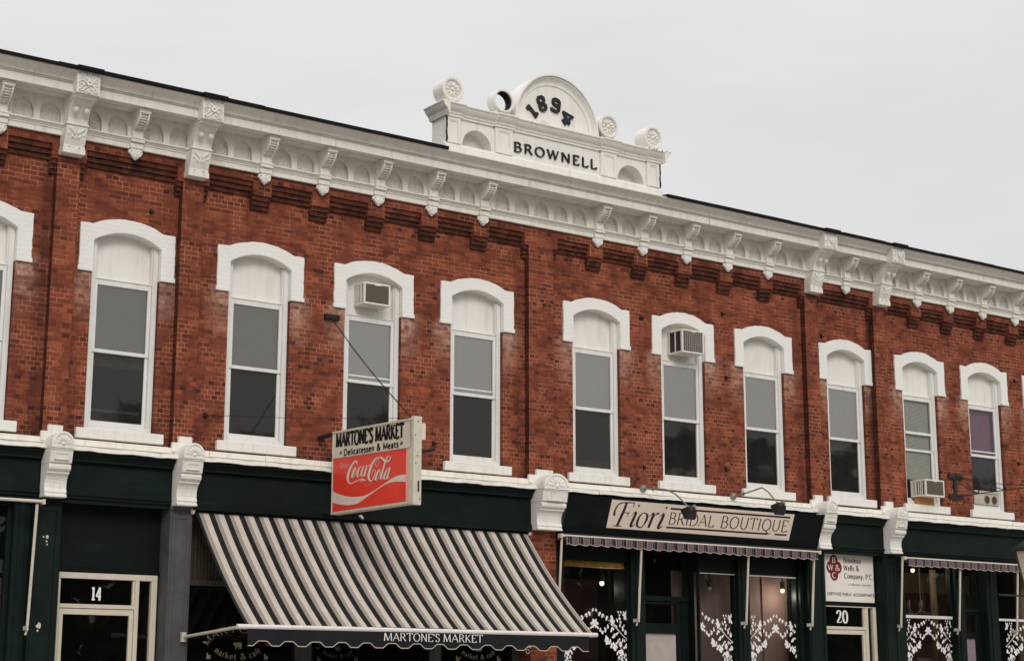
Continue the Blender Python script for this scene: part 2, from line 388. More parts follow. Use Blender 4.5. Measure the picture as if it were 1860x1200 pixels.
def wloc(o):
    v = Vector(o.location)
    return v + (wloc(o.parent) if o.parent else Vector((0, 0, 0)))
def obj(name, mb, mat, parent=None, loc=None, smooth=False, bevel=0.0, label=None, local=False):
    """one mesh object; vertices are given in world space unless local is set"""
    if loc is None: loc = (0, 0, 0)
    me = bpy.data.meshes.new(name)
    if local: vs = mb.v; off = Vector(loc) if not parent else Vector(loc)
    else:
        off = Vector(loc) if not parent else Vector((0, 0, 0))
        base = wloc(parent) if parent else Vector(loc)
        vs = [(x - base[0], y - base[1], z - base[2]) for x, y, z in mb.v]
    me.from_pydata(vs, [], mb.f)
    mats = mat if isinstance(mat, (list, tuple)) else [mat]
    for m in mats: me.materials.append(M[m])
    for k, l in mb.a.items():
        l = l + [0.0] * (len(mb.v) - len(l))
        me.attributes.new(k, 'FLOAT', 'POINT').data.foreach_set('value', l)
    me.update()
    if smooth:
        me.polygons.foreach_set('use_smooth', [True] * len(me.polygons))
        try: me.set_sharp_from_angle(angle=R_(38))
        except Exception: pass
    o = bpy.data.objects.new(name, me); COL.objects.link(o); o.location = off
    if parent: o.parent = parent
    if bevel:
        b = o.modifiers.new('bevel', 'BEVEL'); b.width = bevel; b.segments = 1; b.limit_method = 'ANGLE'; b.angle_limit = R_(40)
    if label: o['label'] = label
    return o
def thing(name, loc, label, cat, group=None):
    o = bpy.data.objects.new(name, None); COL.objects.link(o); o.location = loc; o.empty_display_size = 0.2
    o['label'] = label; o['category'] = cat
    if group: o['group'] = group
    return o
def tag(o, label, cat, group=None):
    o['label'] = label; o['category'] = cat
    if group: o['group'] = group
    return o
def copy_part(src, parent, loc):
    """copy of a part with its sub-parts, sharing meshes"""
    c = src.copy(); COL.objects.link(c); c.parent = parent; c.location = loc
    for ch in list(src.children):
        d = ch.copy(); COL.objects.link(d); d.parent = c
    return c

# ------------------------------------------------------------------ lettering: pen strokes on letter skeletons
def arc(cx, cy, rx, ry, a0, a1, n=14):
    return [(cx + rx * math.cos(R_(a0 + (a1 - a0) * k / n)), cy + ry * math.sin(R_(a0 + (a1 - a0) * k / n))) for k in range(n + 1)]
def cat(P, sub=5):
    o = []
    for i in range(len(P) - 1):
        a, b, c, d = P[max(i - 1, 0)], P[i], P[i + 1], P[min(i + 2, len(P) - 1)]
        for k in range(sub):
            t = k / sub
            o.append(tuple(0.5 * (2 * b[j] + (c[j] - a[j]) * t + (2 * a[j] - 5 * b[j] + 4 * c[j] - d[j]) * t * t + (3 * b[j] - a[j] - 3 * c[j] + d[j]) * t ** 3) for j in (0, 1)))
    return o + [P[-1]]
# glyph: (advance, [strokes], [serif points])
G = {
 'A': (.80, [[(.04, 0), (.39, 1)], [(.39, 1), (.76, 0)], [(.17, .36), (.62, .36)]], [(.04, 0), (.76, 0)]),
 'B': (.70, [[(.13, 0), (.13, 1)], [(.13, 1)] + arc(.34, .765, .21, .235, 90, -90) + [(.13, .53)], [(.13, .53)] + arc(.37, .265, .25, .265, 90, -90) + [(.13, 0)]], [(.08, 0), (.08, 1)]),
 'C': (.78, [arc(.45, .5, .38, .5, 50, 310, 22)], []),
 'D': (.82, [[(.13, 0), (.13, 1)], [(.13, 1), (.32, 1)] + arc(.34, .5, .40, .5, 90, -90, 18) + [(.13, 0)]], [(.08, 0), (.08, 1)]),
 'E': (.62, [[(.13, 0), (.13, 1)], [(.13, 1), (.54, 1)], [(.13, .53), (.46, .53)], [(.13, 0), (.57, 0)], [(.54, 1), (.54, .86)], [(.57, 0), (.57, .15)]], [(.08, 0), (.08, 1)]),
 'I': (.30, [[(.15, 0), (.15, 1)]], [(.15, 0), (.15, 1)]),
 'K': (.74, [[(.13, 0), (.13, 1)], [(.17, .42), (.62, 1)], [(.28, .54), (.68, 0)]], [(.13, 0), (.13, 1), (.62, 1), (.68, 0)]),
 'L': (.60, [[(.13, 0), (.13, 1)], [(.13, 0), (.56, 0)], [(.56, 0), (.56, .18)]], [(.13, 0), (.13, 1)]),
 'M': (.98, [[(.10, 0), (.16, 1)], [(.16, 1), (.49, .04)], [(.49, .04), (.82, 1)], [(.82, 1), (.88, 0)]], [(.10, 0), (.88, 0)]),
 'N': (.86, [[(.14, 0), (.14, 1)], [(.14, 1), (.72, .0)], [(.72, 0), (.72, 1)]], [(.14, 0), (.10, 1), (.72, 1)]),
 'O': (.88, [arc(.44, .5, .37, .5, 90, 450, 28)], []),
 'P': (.64, [[(.13, 0), (.13, 1)], [(.13, 1)] + arc(.34, .74, .24, .26, 90, -90) + [(.13, .48)]], [(.13, 0), (.08, 1)]),
 'Q': (.88, [arc(.44, .5, .37, .5, 90, 450, 28), cat([(.44, .03), (.58, -.14), (.76, -.24), (.98, -.24)])], []),
 'R': (.74, [[(.13, 0), (.13, 1)], [(.13, 1)] + arc(.34, .75, .22, .25, 90, -90) + [(.13, .5)], [(.36, .5), (.68, 0)]], [(.13, 0), (.08, 1), (.70, 0)]),
 'S': (.60, [cat([(.49, .82), (.44, .95), (.30, 1.0), (.15, .95), (.09, .78), (.15, .63), (.30, .52), (.45, .41), (.52, .24), (.44, .06), (.29, 0), (.14, .05), (.08, .2)])], []),
 'T': (.70, [[(.35, 0), (.35, 1)], [(.04, 1), (.66, 1)], [(.04, 1), (.04, .86)], [(.66, 1), (.66, .86)]], [(.35, 0)]),
 'U': (.80, [[(.12, 1), (.12, .34)] + arc(.39, .34, .27, .34, 180, 360, 16)[1:] + [(.66, 1)]], [(.12, 1), (.66, 1)]),
 'W': (1.06, [[(.06, 1), (.31, .02)], [(.31, .02), (.53, 1)], [(.53, 1), (.76, .02)], [(.76, .02), (1.0, 1)]], [(.06, 1), (.53, 1), (1.0, 1)]),
 'F': (.60, [[(.13, 0), (.13, 1)], [(.13, 1), (.54, 1)], [(.13, .52), (.46, .52)]], [(.13, 0), (.08, 1)]),
 'a': (.52, [cat([(.09, .52), (.16, .62), (.28, .64), (.37, .56), (.37, .3), (.37, .08), (.46, .02)]), cat([(.37, .38), (.22, .34), (.1, .24), (.1, .1), (.2, .01), (.32, .08), (.37, .18)])], []),
 'c': (.48, [arc(.27, .32, .21, .32, 50, 310, 18)], []),
 'd': (.58, [arc(.27, .32, .21, .32, 60, 300, 18), [(.44, 0), (.44, 1)]], [(.40, 1)]),
 'e': (.52, [[(.08, .36), (.45, .36)] + arc(.27, .34, .18, .3, 5, 180, 10) + arc(.28, .32, .2, .32, 170, 315, 12)], []),
 'f': (.36, [cat([(.42, .9), (.34, 1.0), (.22, .95), (.17, .8), (.17, .4), (.17, 0)]), [(.04, .62), (.36, .62)]], [(.17, 0)]),
 'i': (.26, [[(.13, 0), (.13, .64)], [(.13, .84), (.13, .93)]], [(.13, 0), (.09, .64)]),
 'j': (.26, [cat([(.13, .64), (.13, .1), (.11, -.14), (.02, -.22)]), [(.13, .84), (.13, .93)]], []),
 'k': (.56, [[(.12, 0), (.12, 1)], [(.14, .28), (.44, .64)], [(.24, .4), (.50, 0)]], [(.12, 0), (.08, 1), (.50, 0)]),
 'l': (.26, [[(.13, 0), (.13, 1)]], [(.13, 0), (.09, 1)]),
 'm': (.88, [[(.12, 0), (.12, .64)], cat([(.12, .5), (.26, .63), (.38, .6), (.43, .46), (.43, 0)]), cat([(.43, .5), (.56, .63), (.69, .6), (.74, .46), (.74, 0)])], [(.12, 0), (.43, 0), (.74, 0)]),
 'n': (.60, [[(.12, 0), (.12, .64)], cat([(.12, .5), (.26, .63), (.40, .6), (.45, .46), (.45, 0)])], [(.12, 0), (.45, 0)]),
 'o': (.54, [arc(.27, .32, .21, .32, 90, 450, 22)], []),
 'p': (.58, [[(.12, -.26), (.12, .64)], arc(.29, .32, .2, .32, 130, -130, 18)], [(.12, -.26)]),
 'r': (.42, [[(.12, 0), (.12, .64)], cat([(.12, .44), (.2, .58), (.32, .64), (.4, .58)])], [(.12, 0)]),
 's': (.44, [cat([(.36, .53), (.3, .63), (.18, .64), (.09, .55), (.12, .42), (.25, .33), (.37, .22), (.36, .08), (.24, 0), (.12, .02), (.06, .12)])], []),
 't': (.36, [cat([(.16, .86), (.16, .4), (.16, .12), (.22, .02), (.34, .05)]), [(.03, .62), (.33, .62)]], []),
 'u': (.60, [cat([(.12, .64), (.12, .3), (.14, .08), (.26, .0), (.38, .06), (.45, .18)]), [(.45, .64), (.45, 0)]], [(.10, .64), (.43, .64)]),
 'y': (.52, [[(.06, .64), (.27, 0)], cat([(.48, .64), (.27, 0), (.18, -.2), (.05, -.24)])], [(.06, .64), (.48, .64)]),
 'x': (.5, [[(.06, .64), (.44, 0)], [(.44, .64), (.06, 0)]], []),
 '&': (.78, [cat([(.70, .46), (.62, .2), (.46, .03), (.26, 0), (.10, .12), (.12, .32), (.32, .52), (.46, .7), (.45, .88), (.33, 1.0), (.2, .9), (.2, .74), (.36, .48), (.56, .18), (.72, 0)])], []),
 "'": (.18, [[(.09, 1), (.07, .74)]], []),
 '.': (.20, [[(.10, 0), (.10, .10)]], []),
 ',': (.20, [cat([(.11, .10), (.11, 0), (.05, -.14)])], []),
 '-': (.4, [[(.06, .34), (.32, .34)]], []),
 ' ': (.34, [], []),
 '*': (.5, [[(.25, .16), (.25, .84)], [(.0, .33), (.5, .67)], [(.0, .67), (.5, .33)], [(.10, .2), (.4, .8)]], []),
 '1': (.56, [[(.28, 0), (.28, 1)], [(.28, 1), (.10, .84)], [(.08, 0), (.48, 0)]], []),
 '4': (.66, [[(.44, 0), (.44, 1)], [(.44, 1), (.05, .28)], [(.05, .27), (.62, .27)], [(.30, 0), (.58, 0)]], []),
 '2': (.62, [cat([(.09, .74), (.12, .9), (.28, 1.0), (.45, .92), (.48, .74), (.40, .5), (.22, .24), (.08, .03)]), [(.06, .04), (.54, .04)], [(.54, .04), (.57, .2)]], []),
 '0': (.66, [arc(.33, .5, .24, .5, 90, 450, 26)], []),
}
G['é'] = (G['e'][0], G['e'][1] + [[(.22, .74), (.38, .92)]], [])
def ribbon_mesh(mb, L, Rr, mapf, n, depth=0.0):
    """a strip between two edge lists, lying n proud of the surface mapf describes; depth > 0 makes it solid"""
    i0 = len(mb.v)
    for a, b in zip(L, Rr): mb.v += [mapf(a[0], a[1], n), mapf(b[0], b[1], n)]
    k = len(L)
    for j in range(k - 1): a = i0 + 2 * j; mb.f.append((a, a + 1, a + 3, a + 2))
    if depth:
        j0 = len(mb.v)
        for a, b in zip(L, Rr): mb.v += [mapf(a[0], a[1], n - depth), mapf(b[0], b[1], n - depth)]
        for j in range(k - 1):
            a, c = i0 + 2 * j, j0 + 2 * j
            mb.f += [(a, c, c + 2, a + 2), (a + 1, a + 3, c + 3, c + 1)]
        e, g = i0 + 2 * (k - 1), j0 + 2 * (k - 1)
        mb.f += [(i0, i0 + 1, j0 + 1, j0), (e, g, g + 1, e + 1)]
def stroke_edges(P, wf):
    L, Q = [], []
    closed = len(P) > 3 and abs(P[0][0] - P[-1][0]) + abs(P[0][1] - P[-1][1]) < 1e-6
    for i in range(len(P)):
        a = P[i - 1] if i else (P[-2] if closed else P[0]); c = P[i + 1] if i + 1 < len(P) else (P[1] if closed else P[-1])
        dx, dy = c[0] - a[0], c[1] - a[1]; l = math.hypot(dx, dy) or 1e-9; dx /= l; dy /= l
        wd = wf(dx, dy, i) / 2
        L.append((P[i][0] - dy * wd, P[i][1] + dx * wd)); Q.append((P[i][0] + dy * wd, P[i][1] - dx * wd))
    return L, Q
def text(mb, s, mapf, h, fit=None, x0=0.0, thick=.14, thin=.05, serif=.0, slant=0.0, gap=.08, depth=0.0, n0=.002, sth=.045, narrow=1.0):
    """writes s along +u from x0 with cap height h, stretched to width fit; mapf(u, v, n) gives the point"""
    adv = sum(G[c][0] for c in s) + gap * (len(s) - 1)
    xs = (fit / (adv * h)) if fit else narrow
    x = 0.0; q = 0
    for c in s:
        g = G[c]
        def tr(p): return (x0 + ((x + p[0]) * xs + slant * p[1]) * h, p[1] * h)
        for st in g[1]:
            P = [((x + p[0]) * xs, p[1]) for p in st]
            def wf(dx, dy, i):
                a = abs(dy)
                if len(st) == 2 and 0.15 < abs(dx) and dx * dy > 0: return thin + (thick - thin) * .15
                return thin + (thick - thin) * a ** 1.3
            L, Q = stroke_edges(P, wf)
            if len(P) == 2 and not serif:       # let plain strokes overlap a little at joints
                pass
            L = [(x0 + (a + slant * b) * h, b * h) for a, b in L]; Q = [(x0 + (a + slant * b) * h, b * h) for a, b in Q]
            ribbon_mesh(mb, L, Q, mapf, n0 + 0.00025 * (q % 9), depth); q += 1
        if serif:
            for p in g[2]:
                dz = sth / 2 if p[1] < .5 or abs(p[1] - .64) < .01 and False else -sth / 2
                cx = (x + p[0]) * xs; y = p[1] + dz
                L = [(cx - serif, y + sth / 2), (cx + serif, y + sth / 2)]; Q = [(cx - serif, y - sth / 2), (cx + serif, y - sth / 2)]
                L = [(x0 + (a + slant * b) * h, b * h) for a, b in L]; Q = [(x0 + (a + slant * b) * h, b * h) for a, b in Q]
                ribbon_mesh(mb, L, Q, mapf, n0 + 0.00025 * (q % 9), depth); q += 1
        x += g[0] + gap
def plane_map(o, u, v, nrm):
    o, u, v, nrm = Vector(o), Vector(u).normalized(), Vector(v).normalized(), Vector(nrm).normalized()
    return lambda a, b, n: tuple(o + u * a + v * b + nrm * n)
def front_map(x, y, z): return lambda a, b, n: (x + a, y - n, z + b)
# ================================================================== the setting
XL, XR = 1.2, 36.0
YF = 0.03                      # face of the brick field
YP = -0.09                     # face of pilasters and corbelled band
PIL = [1.80, 8.05, 9.92, 16.17, 22.41, 24.24, 30.48]
PW = {16.17: .255}
WIN = [6.92, 9.01, 11.10, 13.045, 14.975, 17.405, 19.335, 21.265, 23.38, 25.44, 27.36, 29.29, 3.07, 4.995, 31.62]
def struct(name, mb, mat):
    o = obj(name, mb, mat); o['kind'] = 'structure'; return o
m = MB(); m.quad((-600, -600, -0.05), (600, -600, -0.05), (600, 600, -0.05), (-600, 600, -0.05)); struct('ground', m, 'verge')
m = MB(); m.quad((-400, -16.5, -.004), (400, -16.5, -.004), (400, -4.2, -.004), (-400, -4.2, -.004)); struct('road', m, 'asphalt')
m = MB(); m.box(-60, 90, -3.999, -0.12, -.2, .14); struct('pavement', m, 'concrete')
m = MB(); m.box(-60, 90, -4.2, -4.0, -.2, .13); struct('kerb', m, 'concrete')
m = MB(); m.box(-60, 90, -25, -16.5, -.2, .12); struct('far_pavement', m, 'concrete')

# trees across the street (seen only mirrored in the window panes): one mass
m = MB(); rt = random.Random(11)
for k in range(46):
    cx = -30 + k * 4.6 + rt.uniform(-1.5, 1.5); cy = -62 + rt.uniform(-9, 5); h = rt.uniform(10, 17.8)
    m.tube([(cx, cy, -.1), (cx + rt.uniform(-.4, .4), cy, h * .5), (cx, cy, h * .8)], [.35, .25, .08], 6)
    for q in range(150):
        t = rt.random(); rad = h * .26 * math.sin(math.pi * min(.98, (t * .85 + .12))) ** .7 + .3
        a = rt.uniform(0, 6.28); rr = rad * rt.uniform(.5, 1.05); z = h * (.22 + .78 * t)
        px_, py_ = cx + rr * math.cos(a), cy + rr * math.sin(a); s_ = rt.uniform(.5, 1.1)
        u = Vector((rt.uniform(-1, 1), rt.uniform(-1, 1), rt.uniform(-.6, .6))).normalized() * s_; v = Vector((rt.uniform(-1, 1), rt.uniform(-1, 1), rt.uniform(-1, 1))).normalized() * s_
        c = Vector((px_, py_, z)); m.quad(tuple(c - u - v), tuple(c + u - v * .6), tuple(c + u * .7 + v), tuple(c - u * .8 + v * .9))
for k in range(60):  # unseen low bushes, added to darken reflections in the shop glass
    cx = -34 + k * 3.7 + rt.uniform(-1, 1); cy = -52 + rt.uniform(-3, 3); h = rt.uniform(5.5, 9.5)
    for q in range(110):
        a = rt.uniform(0, 6.28); t = rt.random(); rr = 2.6 * math.sin(math.pi * (.15 + .8 * t)) * rt.uniform(.4, 1)
        c = Vector((cx + rr * math.cos(a), cy + rr * math.sin(a), h * t)); s_ = rt.uniform(.6, 1.2)
        u = Vector((rt.uniform(-1, 1), rt.uniform(-1, 1), rt.uniform(-1, 1))).normalized() * s_; v = Vector((rt.uniform(-1, 1), rt.uniform(-1, 1), rt.uniform(-1, 1))).normalized() * s_
        m.quad(tuple(c - u - v), tuple(c + u - v * .6), tuple(c + u * .7 + v), tuple(c - u * .8 + v * .9))
o = obj('tree_belt', m, 'foliage'); o['kind'] = 'stuff'; o['label'] = 'belt of street trees and added bushes across the road'

# ================================================================== the brick building
B = thing('brick_building', (16.17, 0, 0), 'long two storey red brick commercial block with white bracketed cornice and dark green shopfronts', 'building')

# ---- strips: a wall sheet with arched openings, finely divided
def opening_top(dx, hw, spring, rise):
    """height of a segmental arch at dx from its centre"""
    R = (hw * hw + rise * rise) / (2 * rise)
    return spring + math.sqrt(max(R * R - dx * dx, 0)) - (R - rise)
HW, Z0, SPR, RISE = .505, 5.11, 7.755, .16
def strips(mb, x0, x1, z0, z1, y, openings, hw, zs, spring, rise, dx=.14, dz=.16, arcn=14, stain=None, shape=None):
    xs = set()
    n = max(1, int((x1 - x0) / dx))
    for k in range(n + 1): xs.add(round(x0 + (x1 - x0) * k / n, 4))
    for c in openings:
        xs = {x for x in xs if not (c - hw - .02 < x < c + hw + .02)}
        for k in range(arcn + 1): xs.add(round(c - hw + 2 * hw * k / arcn, 4))
    xs = sorted(x for x in xs if x0 - 1e-6 <= x <= x1 + 1e-6)
    top = shape or opening_top
    for a, b in zip(xs, xs[1:]):
        mid = (a + b) / 2; c = next((c for c in openings if abs(mid - c) < hw), None)
        spans = [(z0, z0, z1, z1)] if c is None else [(z0, z0, zs, zs), (top(a - c, hw, spring, rise), top(b - c, hw, spring, rise), z1, z1)]
        for la, lb, ha, hb in spans:
            if ha - la < 1e-4 and hb - lb < 1e-4: continue
            k = max(1, int(max(ha - la, hb - lb) / dz))
            for j in range(k):
                p, q = j / k, (j + 1) / k
                mb.quad((a, y, la + (ha - la) * p), (b, y, lb + (hb - lb) * p), (b, y, lb + (hb - lb) * q), (a, y, la + (ha - la) * q))
m = MB()
strips(m, XL, XR, 4.80, 9.10, YF, WIN, HW, Z0, SPR, RISE)
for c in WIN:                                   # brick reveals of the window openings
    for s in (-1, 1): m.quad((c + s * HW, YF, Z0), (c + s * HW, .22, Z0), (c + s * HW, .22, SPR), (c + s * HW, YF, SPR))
def stain_at(x, z):
    v = 0.0
    for c in WIN:
        d = abs(x - c)
        if .45 < d < 1.0 and 6.2 < z < 7.42:
            f = max(0, 1 - max(0, d - .68) / .20) * (max(0, 1 - (7.30 - z) / .75) if z < 7.30 else .5)
            v = max(v, f)
    return min(1.0, v)
def soot_shade_at(x, z):
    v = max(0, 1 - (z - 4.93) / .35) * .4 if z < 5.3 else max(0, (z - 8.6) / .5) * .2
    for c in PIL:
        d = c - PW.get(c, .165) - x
        if 0 <= d < .16: v = max(v, .85 * (1 - d / .16) ** .6)  # strip left of each pilaster: grime plus inside-corner shade, in the colour
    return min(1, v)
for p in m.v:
    m.a.setdefault('stain', []).append(stain_at(p[0], p[2])); m.a.setdefault('soot_shade', []).append(soot_shade_at(p[0], p[2]) if p[1] < .1 else .9)
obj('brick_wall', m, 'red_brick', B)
# ends, back, roof and floors close the volume
m = MB(); m.box(XL, XL + .3, YF + .001, 13, 0, 9.9); obj('side_wall', m, 'red_brick', B)
m = MB(); m.box(XR - .3, XR, YF + .001, 13, 0, 9.9); obj('side_wall', m, 'red_brick', B)
m = MB(); m.box(XL + .3, XR - .3, 12.7, 13, 0, 9.9); obj('rear_wall', m, 'red_brick', B)
m = MB(); m.box(XL + .3, XR - .3, .32, 12.7, 9.70, 9.86); obj('roof', m, 'roof_black', B)
m = MB(); m.box(XL + .3, XR - .3, .30, 12.7, 4.14, 4.90); m.box(XL + .3, XR - .3, 3.6, 3.75, 4.9, 9.7); obj('upper_floor', m, 'dark_room', B)
m = MB()
for x in (1.8, 8.05, 9.85, 16.17, 22.3, 24.2, 30.5): m.box(x - .05, x + .05, .45, 5.0, 0.1, 4.1)
m.box(XL + .3, XR - .3, 5.0, 5.1, .1, 4.1); m.box(XL + .3, XR - .3, .4, 5.0, .05, .10); obj('shop_partition', m, 'black_room', B)

# ---- pilasters
for c in PIL:
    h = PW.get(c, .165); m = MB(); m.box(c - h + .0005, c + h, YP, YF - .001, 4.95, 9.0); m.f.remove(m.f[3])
    m.attr('soot_shade', 0.0); m.quad((c - h, YF, 4.95), (c - h, YP, 4.95), (c - h, YP, 9.0), (c - h, YF, 9.0)); m.attr('soot_shade', .85); obj('pilaster', m, 'red_brick', B, bevel=.004)  # left face coloured dark for both soot and recess shade
# ---- corbelled brick band: top band, three receding courses, hanging piers under every bracket
SMALL = [7.03, 8.99, 11.03, 12.015, 13.0, 13.98, 14.97, 17.33, 18.32, 19.32, 20.30, 21.29, 23.31, 25.30, 26.27, 27.26, 28.27, 29.25, 31.4]
SMALL = [6.0, 5.0, 4.0, 3.0] + SMALL
BIG = [8.05, 9.92, 22.41, 24.24]
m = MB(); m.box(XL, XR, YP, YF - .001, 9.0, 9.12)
def wall_soot(mb, v): mb.attr('soot_shade', v)
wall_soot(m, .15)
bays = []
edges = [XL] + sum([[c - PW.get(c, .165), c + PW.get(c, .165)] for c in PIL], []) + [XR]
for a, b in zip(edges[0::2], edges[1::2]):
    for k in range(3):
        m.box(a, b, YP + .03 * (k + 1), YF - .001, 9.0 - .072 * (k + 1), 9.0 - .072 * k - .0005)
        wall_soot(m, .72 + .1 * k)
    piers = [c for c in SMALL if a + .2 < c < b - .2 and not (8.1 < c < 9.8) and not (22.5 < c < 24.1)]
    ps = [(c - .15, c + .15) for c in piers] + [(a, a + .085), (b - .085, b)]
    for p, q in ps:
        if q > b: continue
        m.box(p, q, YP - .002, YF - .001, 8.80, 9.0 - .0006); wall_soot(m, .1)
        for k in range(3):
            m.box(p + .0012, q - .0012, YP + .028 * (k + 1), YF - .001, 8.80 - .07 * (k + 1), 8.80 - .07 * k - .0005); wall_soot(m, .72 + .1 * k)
obj('brick_corbelling', m, 'red_brick', B)

# ---- windows -------------------------------------------------------
def arch_pts(hw, spring, rise, n=16):
    return [(hw - 2 * hw * k / n, opening_top(hw - 2 * hw * k / n, hw, spring, rise)) for k in range(n + 1)]
def window(c, cloth=None, blind_to=6.22, raised=False, lowered=False, extra=None):
    """all parts in world x about c; the window's own mesh is its casing"""
    L = lambda pts: [(c + x, z) for x, z in pts]
    m = MB()
    for s in (-1, 1):
        P = [(s * .426, 5.112), (s * .499, 5.112), (s * .499, opening_top(.499, .503, SPR, RISE) - .002), (s * .463, opening_top(.463, .503, SPR, RISE) - .002), (s * .426, opening_top(.426, .503, SPR, RISE) - .002)]
        m.py(L(P if s > 0 else P[::-1]), .092, .228)
        m.box(*sorted((c + s * .4255, c + s * .408)), .112, .2, 7.2505, 7.795)
    m.box(c - .425, c + .425, .085, .20, 5.113, 5.188)
    m.box(c - .425, c + .425, .108, .20, 7.2365, 7.25)
    w_ = obj('window', m, 'window_paint', B, bevel=.003)
    m = MB(); m.py(L([(-.425, 7.2505), (.425, 7.2505)] + [(x, z + .004) for x, z in arch_pts(.425, opening_top(.425, .503, SPR, RISE), .16 - (opening_top(.425, .503, SPR, RISE) - SPR))]), .190, .24)
    m.box(c - .407, c + .407, .172, .1895, 7.2505, 7.272)
    obj('arched_panel', m, 'white_paint', w_)
    # hood of painted brick
    out = [(-.718, 7.30), (-.718, 7.362), (-.71, 7.363), (-.71, 7.985), (-.53, 7.985)] + [(-x, z) for x, z in arch_pts(.52, 7.99, .12)][1:-1] + [(.53, 7.985), (.71, 7.985), (.71, 7.363), (.718, 7.362), (.718, 7.30)]
    rj = random.Random(int(c * 100)); o2 = []
    for (xa, za), (xb, zb_) in zip(out, out[1:] + [None] * 0 or out[1:]):
        n_ = max(1, int(math.hypot(xb - xa, zb_ - za) / .075)); o2 += [(xa + (xb - xa) * k / n_, za + (zb_ - za) * k / n_) for k in range(n_)]
    out = [(x + rj.uniform(-.006, .005), z + (rj.uniform(-.005, .006) if z > 7.31 else 0)) for x, z in o2 + [out[-1]]]
    inn = [(.503, 7.30), (.503, SPR)] + arch_pts(.503, SPR, RISE)[1:-1] + [(-.503, SPR), (-.503, 7.30)]
    m = MB(); m.py(L(out + inn), .0, .22)
    for s in (-1, 1): m.box(c + (.503 if s > 0 else -.724), c + (.724 if s > 0 else -.503), -.008, -.0005, 7.298, 7.358)
    obj('window_hood', m, 'painted_brick', w_, bevel=.006)
    m = MB()
    pr = [(c - .638, -.045), (c + .638, -.045), (c + .638, .0285), (c + .50, .0285), (c + .50, .09), (c - .50, .09), (c - .50, .0285), (c - .638, .0285)]
    m.pz(pr, 4.965, 5.108); obj('window_sill', m, 'white_paint', w_, bevel=.008)
    m = MB()
    for s in (-1, 1):
        a, b = (c + .375, c + .4235) if s > 0 else (c - .4235, c - .375)
        m.box(a, b, .118, .165, 6.196, 7.236); m.box(a, b, .134, .165, 5.19, 6.194)
    m.box(c - .3745, c + .3745, .120, .164, 7.158, 7.236)
    mz = 6.195 if not raised else 6.49
    m.box(c - .3745, c + .3745, .110, .164, mz, mz + .05)
    m.box(c - .3745, c + .3745, .136, .164, 5.19, 5.245)
    if raised: m.box(c - .3745, c + .3745, .137, .17, 6.16, 6.205)
    if lowered: m.box(c - .3745, c + .3745, .138, .17, 6.30, 6.325)
    obj('sash_frame', m, 'window_paint', w_, bevel=.003)
    rp = random.Random(int(c * 77)); q_ = [rp.uniform(-.004, .004) for _ in range(8)]      # old panes never sit quite true
    m = MB(); m.quad((c - .375, .144 + q_[0], mz + .02), (c + .375, .144 + q_[1], mz + .02), (c + .375, .144 + q_[1] + q_[2], 7.16), (c - .375, .144 + q_[0] + q_[2], 7.16)); obj('upper_pane', m, 'pane_clear' if raised or cloth == 'purple_cloth' else 'pane_bright' if cloth == 'shade_pale' else 'pane_upper', w_)
    m = MB(); m.quad((c - .375, .158 + q_[4], 5.24), (c + .375, .158 + q_[5], 5.24), (c + .375, .158 + q_[5] + q_[6], mz), (c - .375, .158 + q_[4] + q_[6], mz)); obj('lower_pane', m, 'pane_clear' if raised else 'pane_screen', w_)
    if cloth:
        m = MB(); rz = random.Random(int(c * 31)); n = 20
        for k in range(n):
            a = c - .44 + .88 * k / n; b = c - .44 + .88 * (k + 1) / n
            ya, yb = .25 + .004 * math.sin(k), .25 + .004 * math.sin(k + 1)
            m.quad((a, ya, blind_to), (b, yb, blind_to), (b, yb, 7.3), (a, ya, 7.3))
        m.box(c - .44, c + .44, .245, .26, blind_to - .025, blind_to)
        obj('roller_shade', m, cloth, w_)
    return w_
wins = []
for i, c in enumerate(WIN):
    if i == 9: w_ = window(c, None, raised=True)
    elif i == 10: w_ = window(c, 'purple_cloth', 5.45, lowered=True)
    else: w_ = window(c, 'shade_pale' if i >= 3 else 'shade_cloth', 6.2 if i not in (1, 8) else 6.05, lowered=i in (3, 4))
    wins.append(w_)
for i in (5, 6):
    m = MB(); m.box(WIN[i] - .36, WIN[i] + .36, .20, .24, 5.245, 5.37); obj('inner_shelf', m, 'wood_block', wins[i])
# venetian blind in the window with the low air conditioner
c = WIN[9]; m = MB()
for k in range(62):
    z = 5.62 + k * .026; m.quad((c - .40, .190, z), (c + .40, .190, z), (c + .40, .202, z + .024), (c - .40, .202, z + .024))
obj('venetian_blind', m, 'blind_slat', wins[9])
m = MB(); m.box(wins and WIN[1] - .36, WIN[1] + .36, .22, .23, 5.385, 5.425); obj('inner_rail', m, 'curtain_white', wins[1])

# ---- cornice -------------------------------------------------------
m = MB()
m.px([(YF - .002, 9.121), (YF - .002, 9.27), (-.20, 9.27), (-.20, 9.252), (-.175, 9.245), (-.165, 9.225), (-.15, 9.215), (-.15, 9.200), (-.135, 9.195), (-.135, 9.121)], XL, XR)
obj('architrave', m, 'cornice_paint', B)
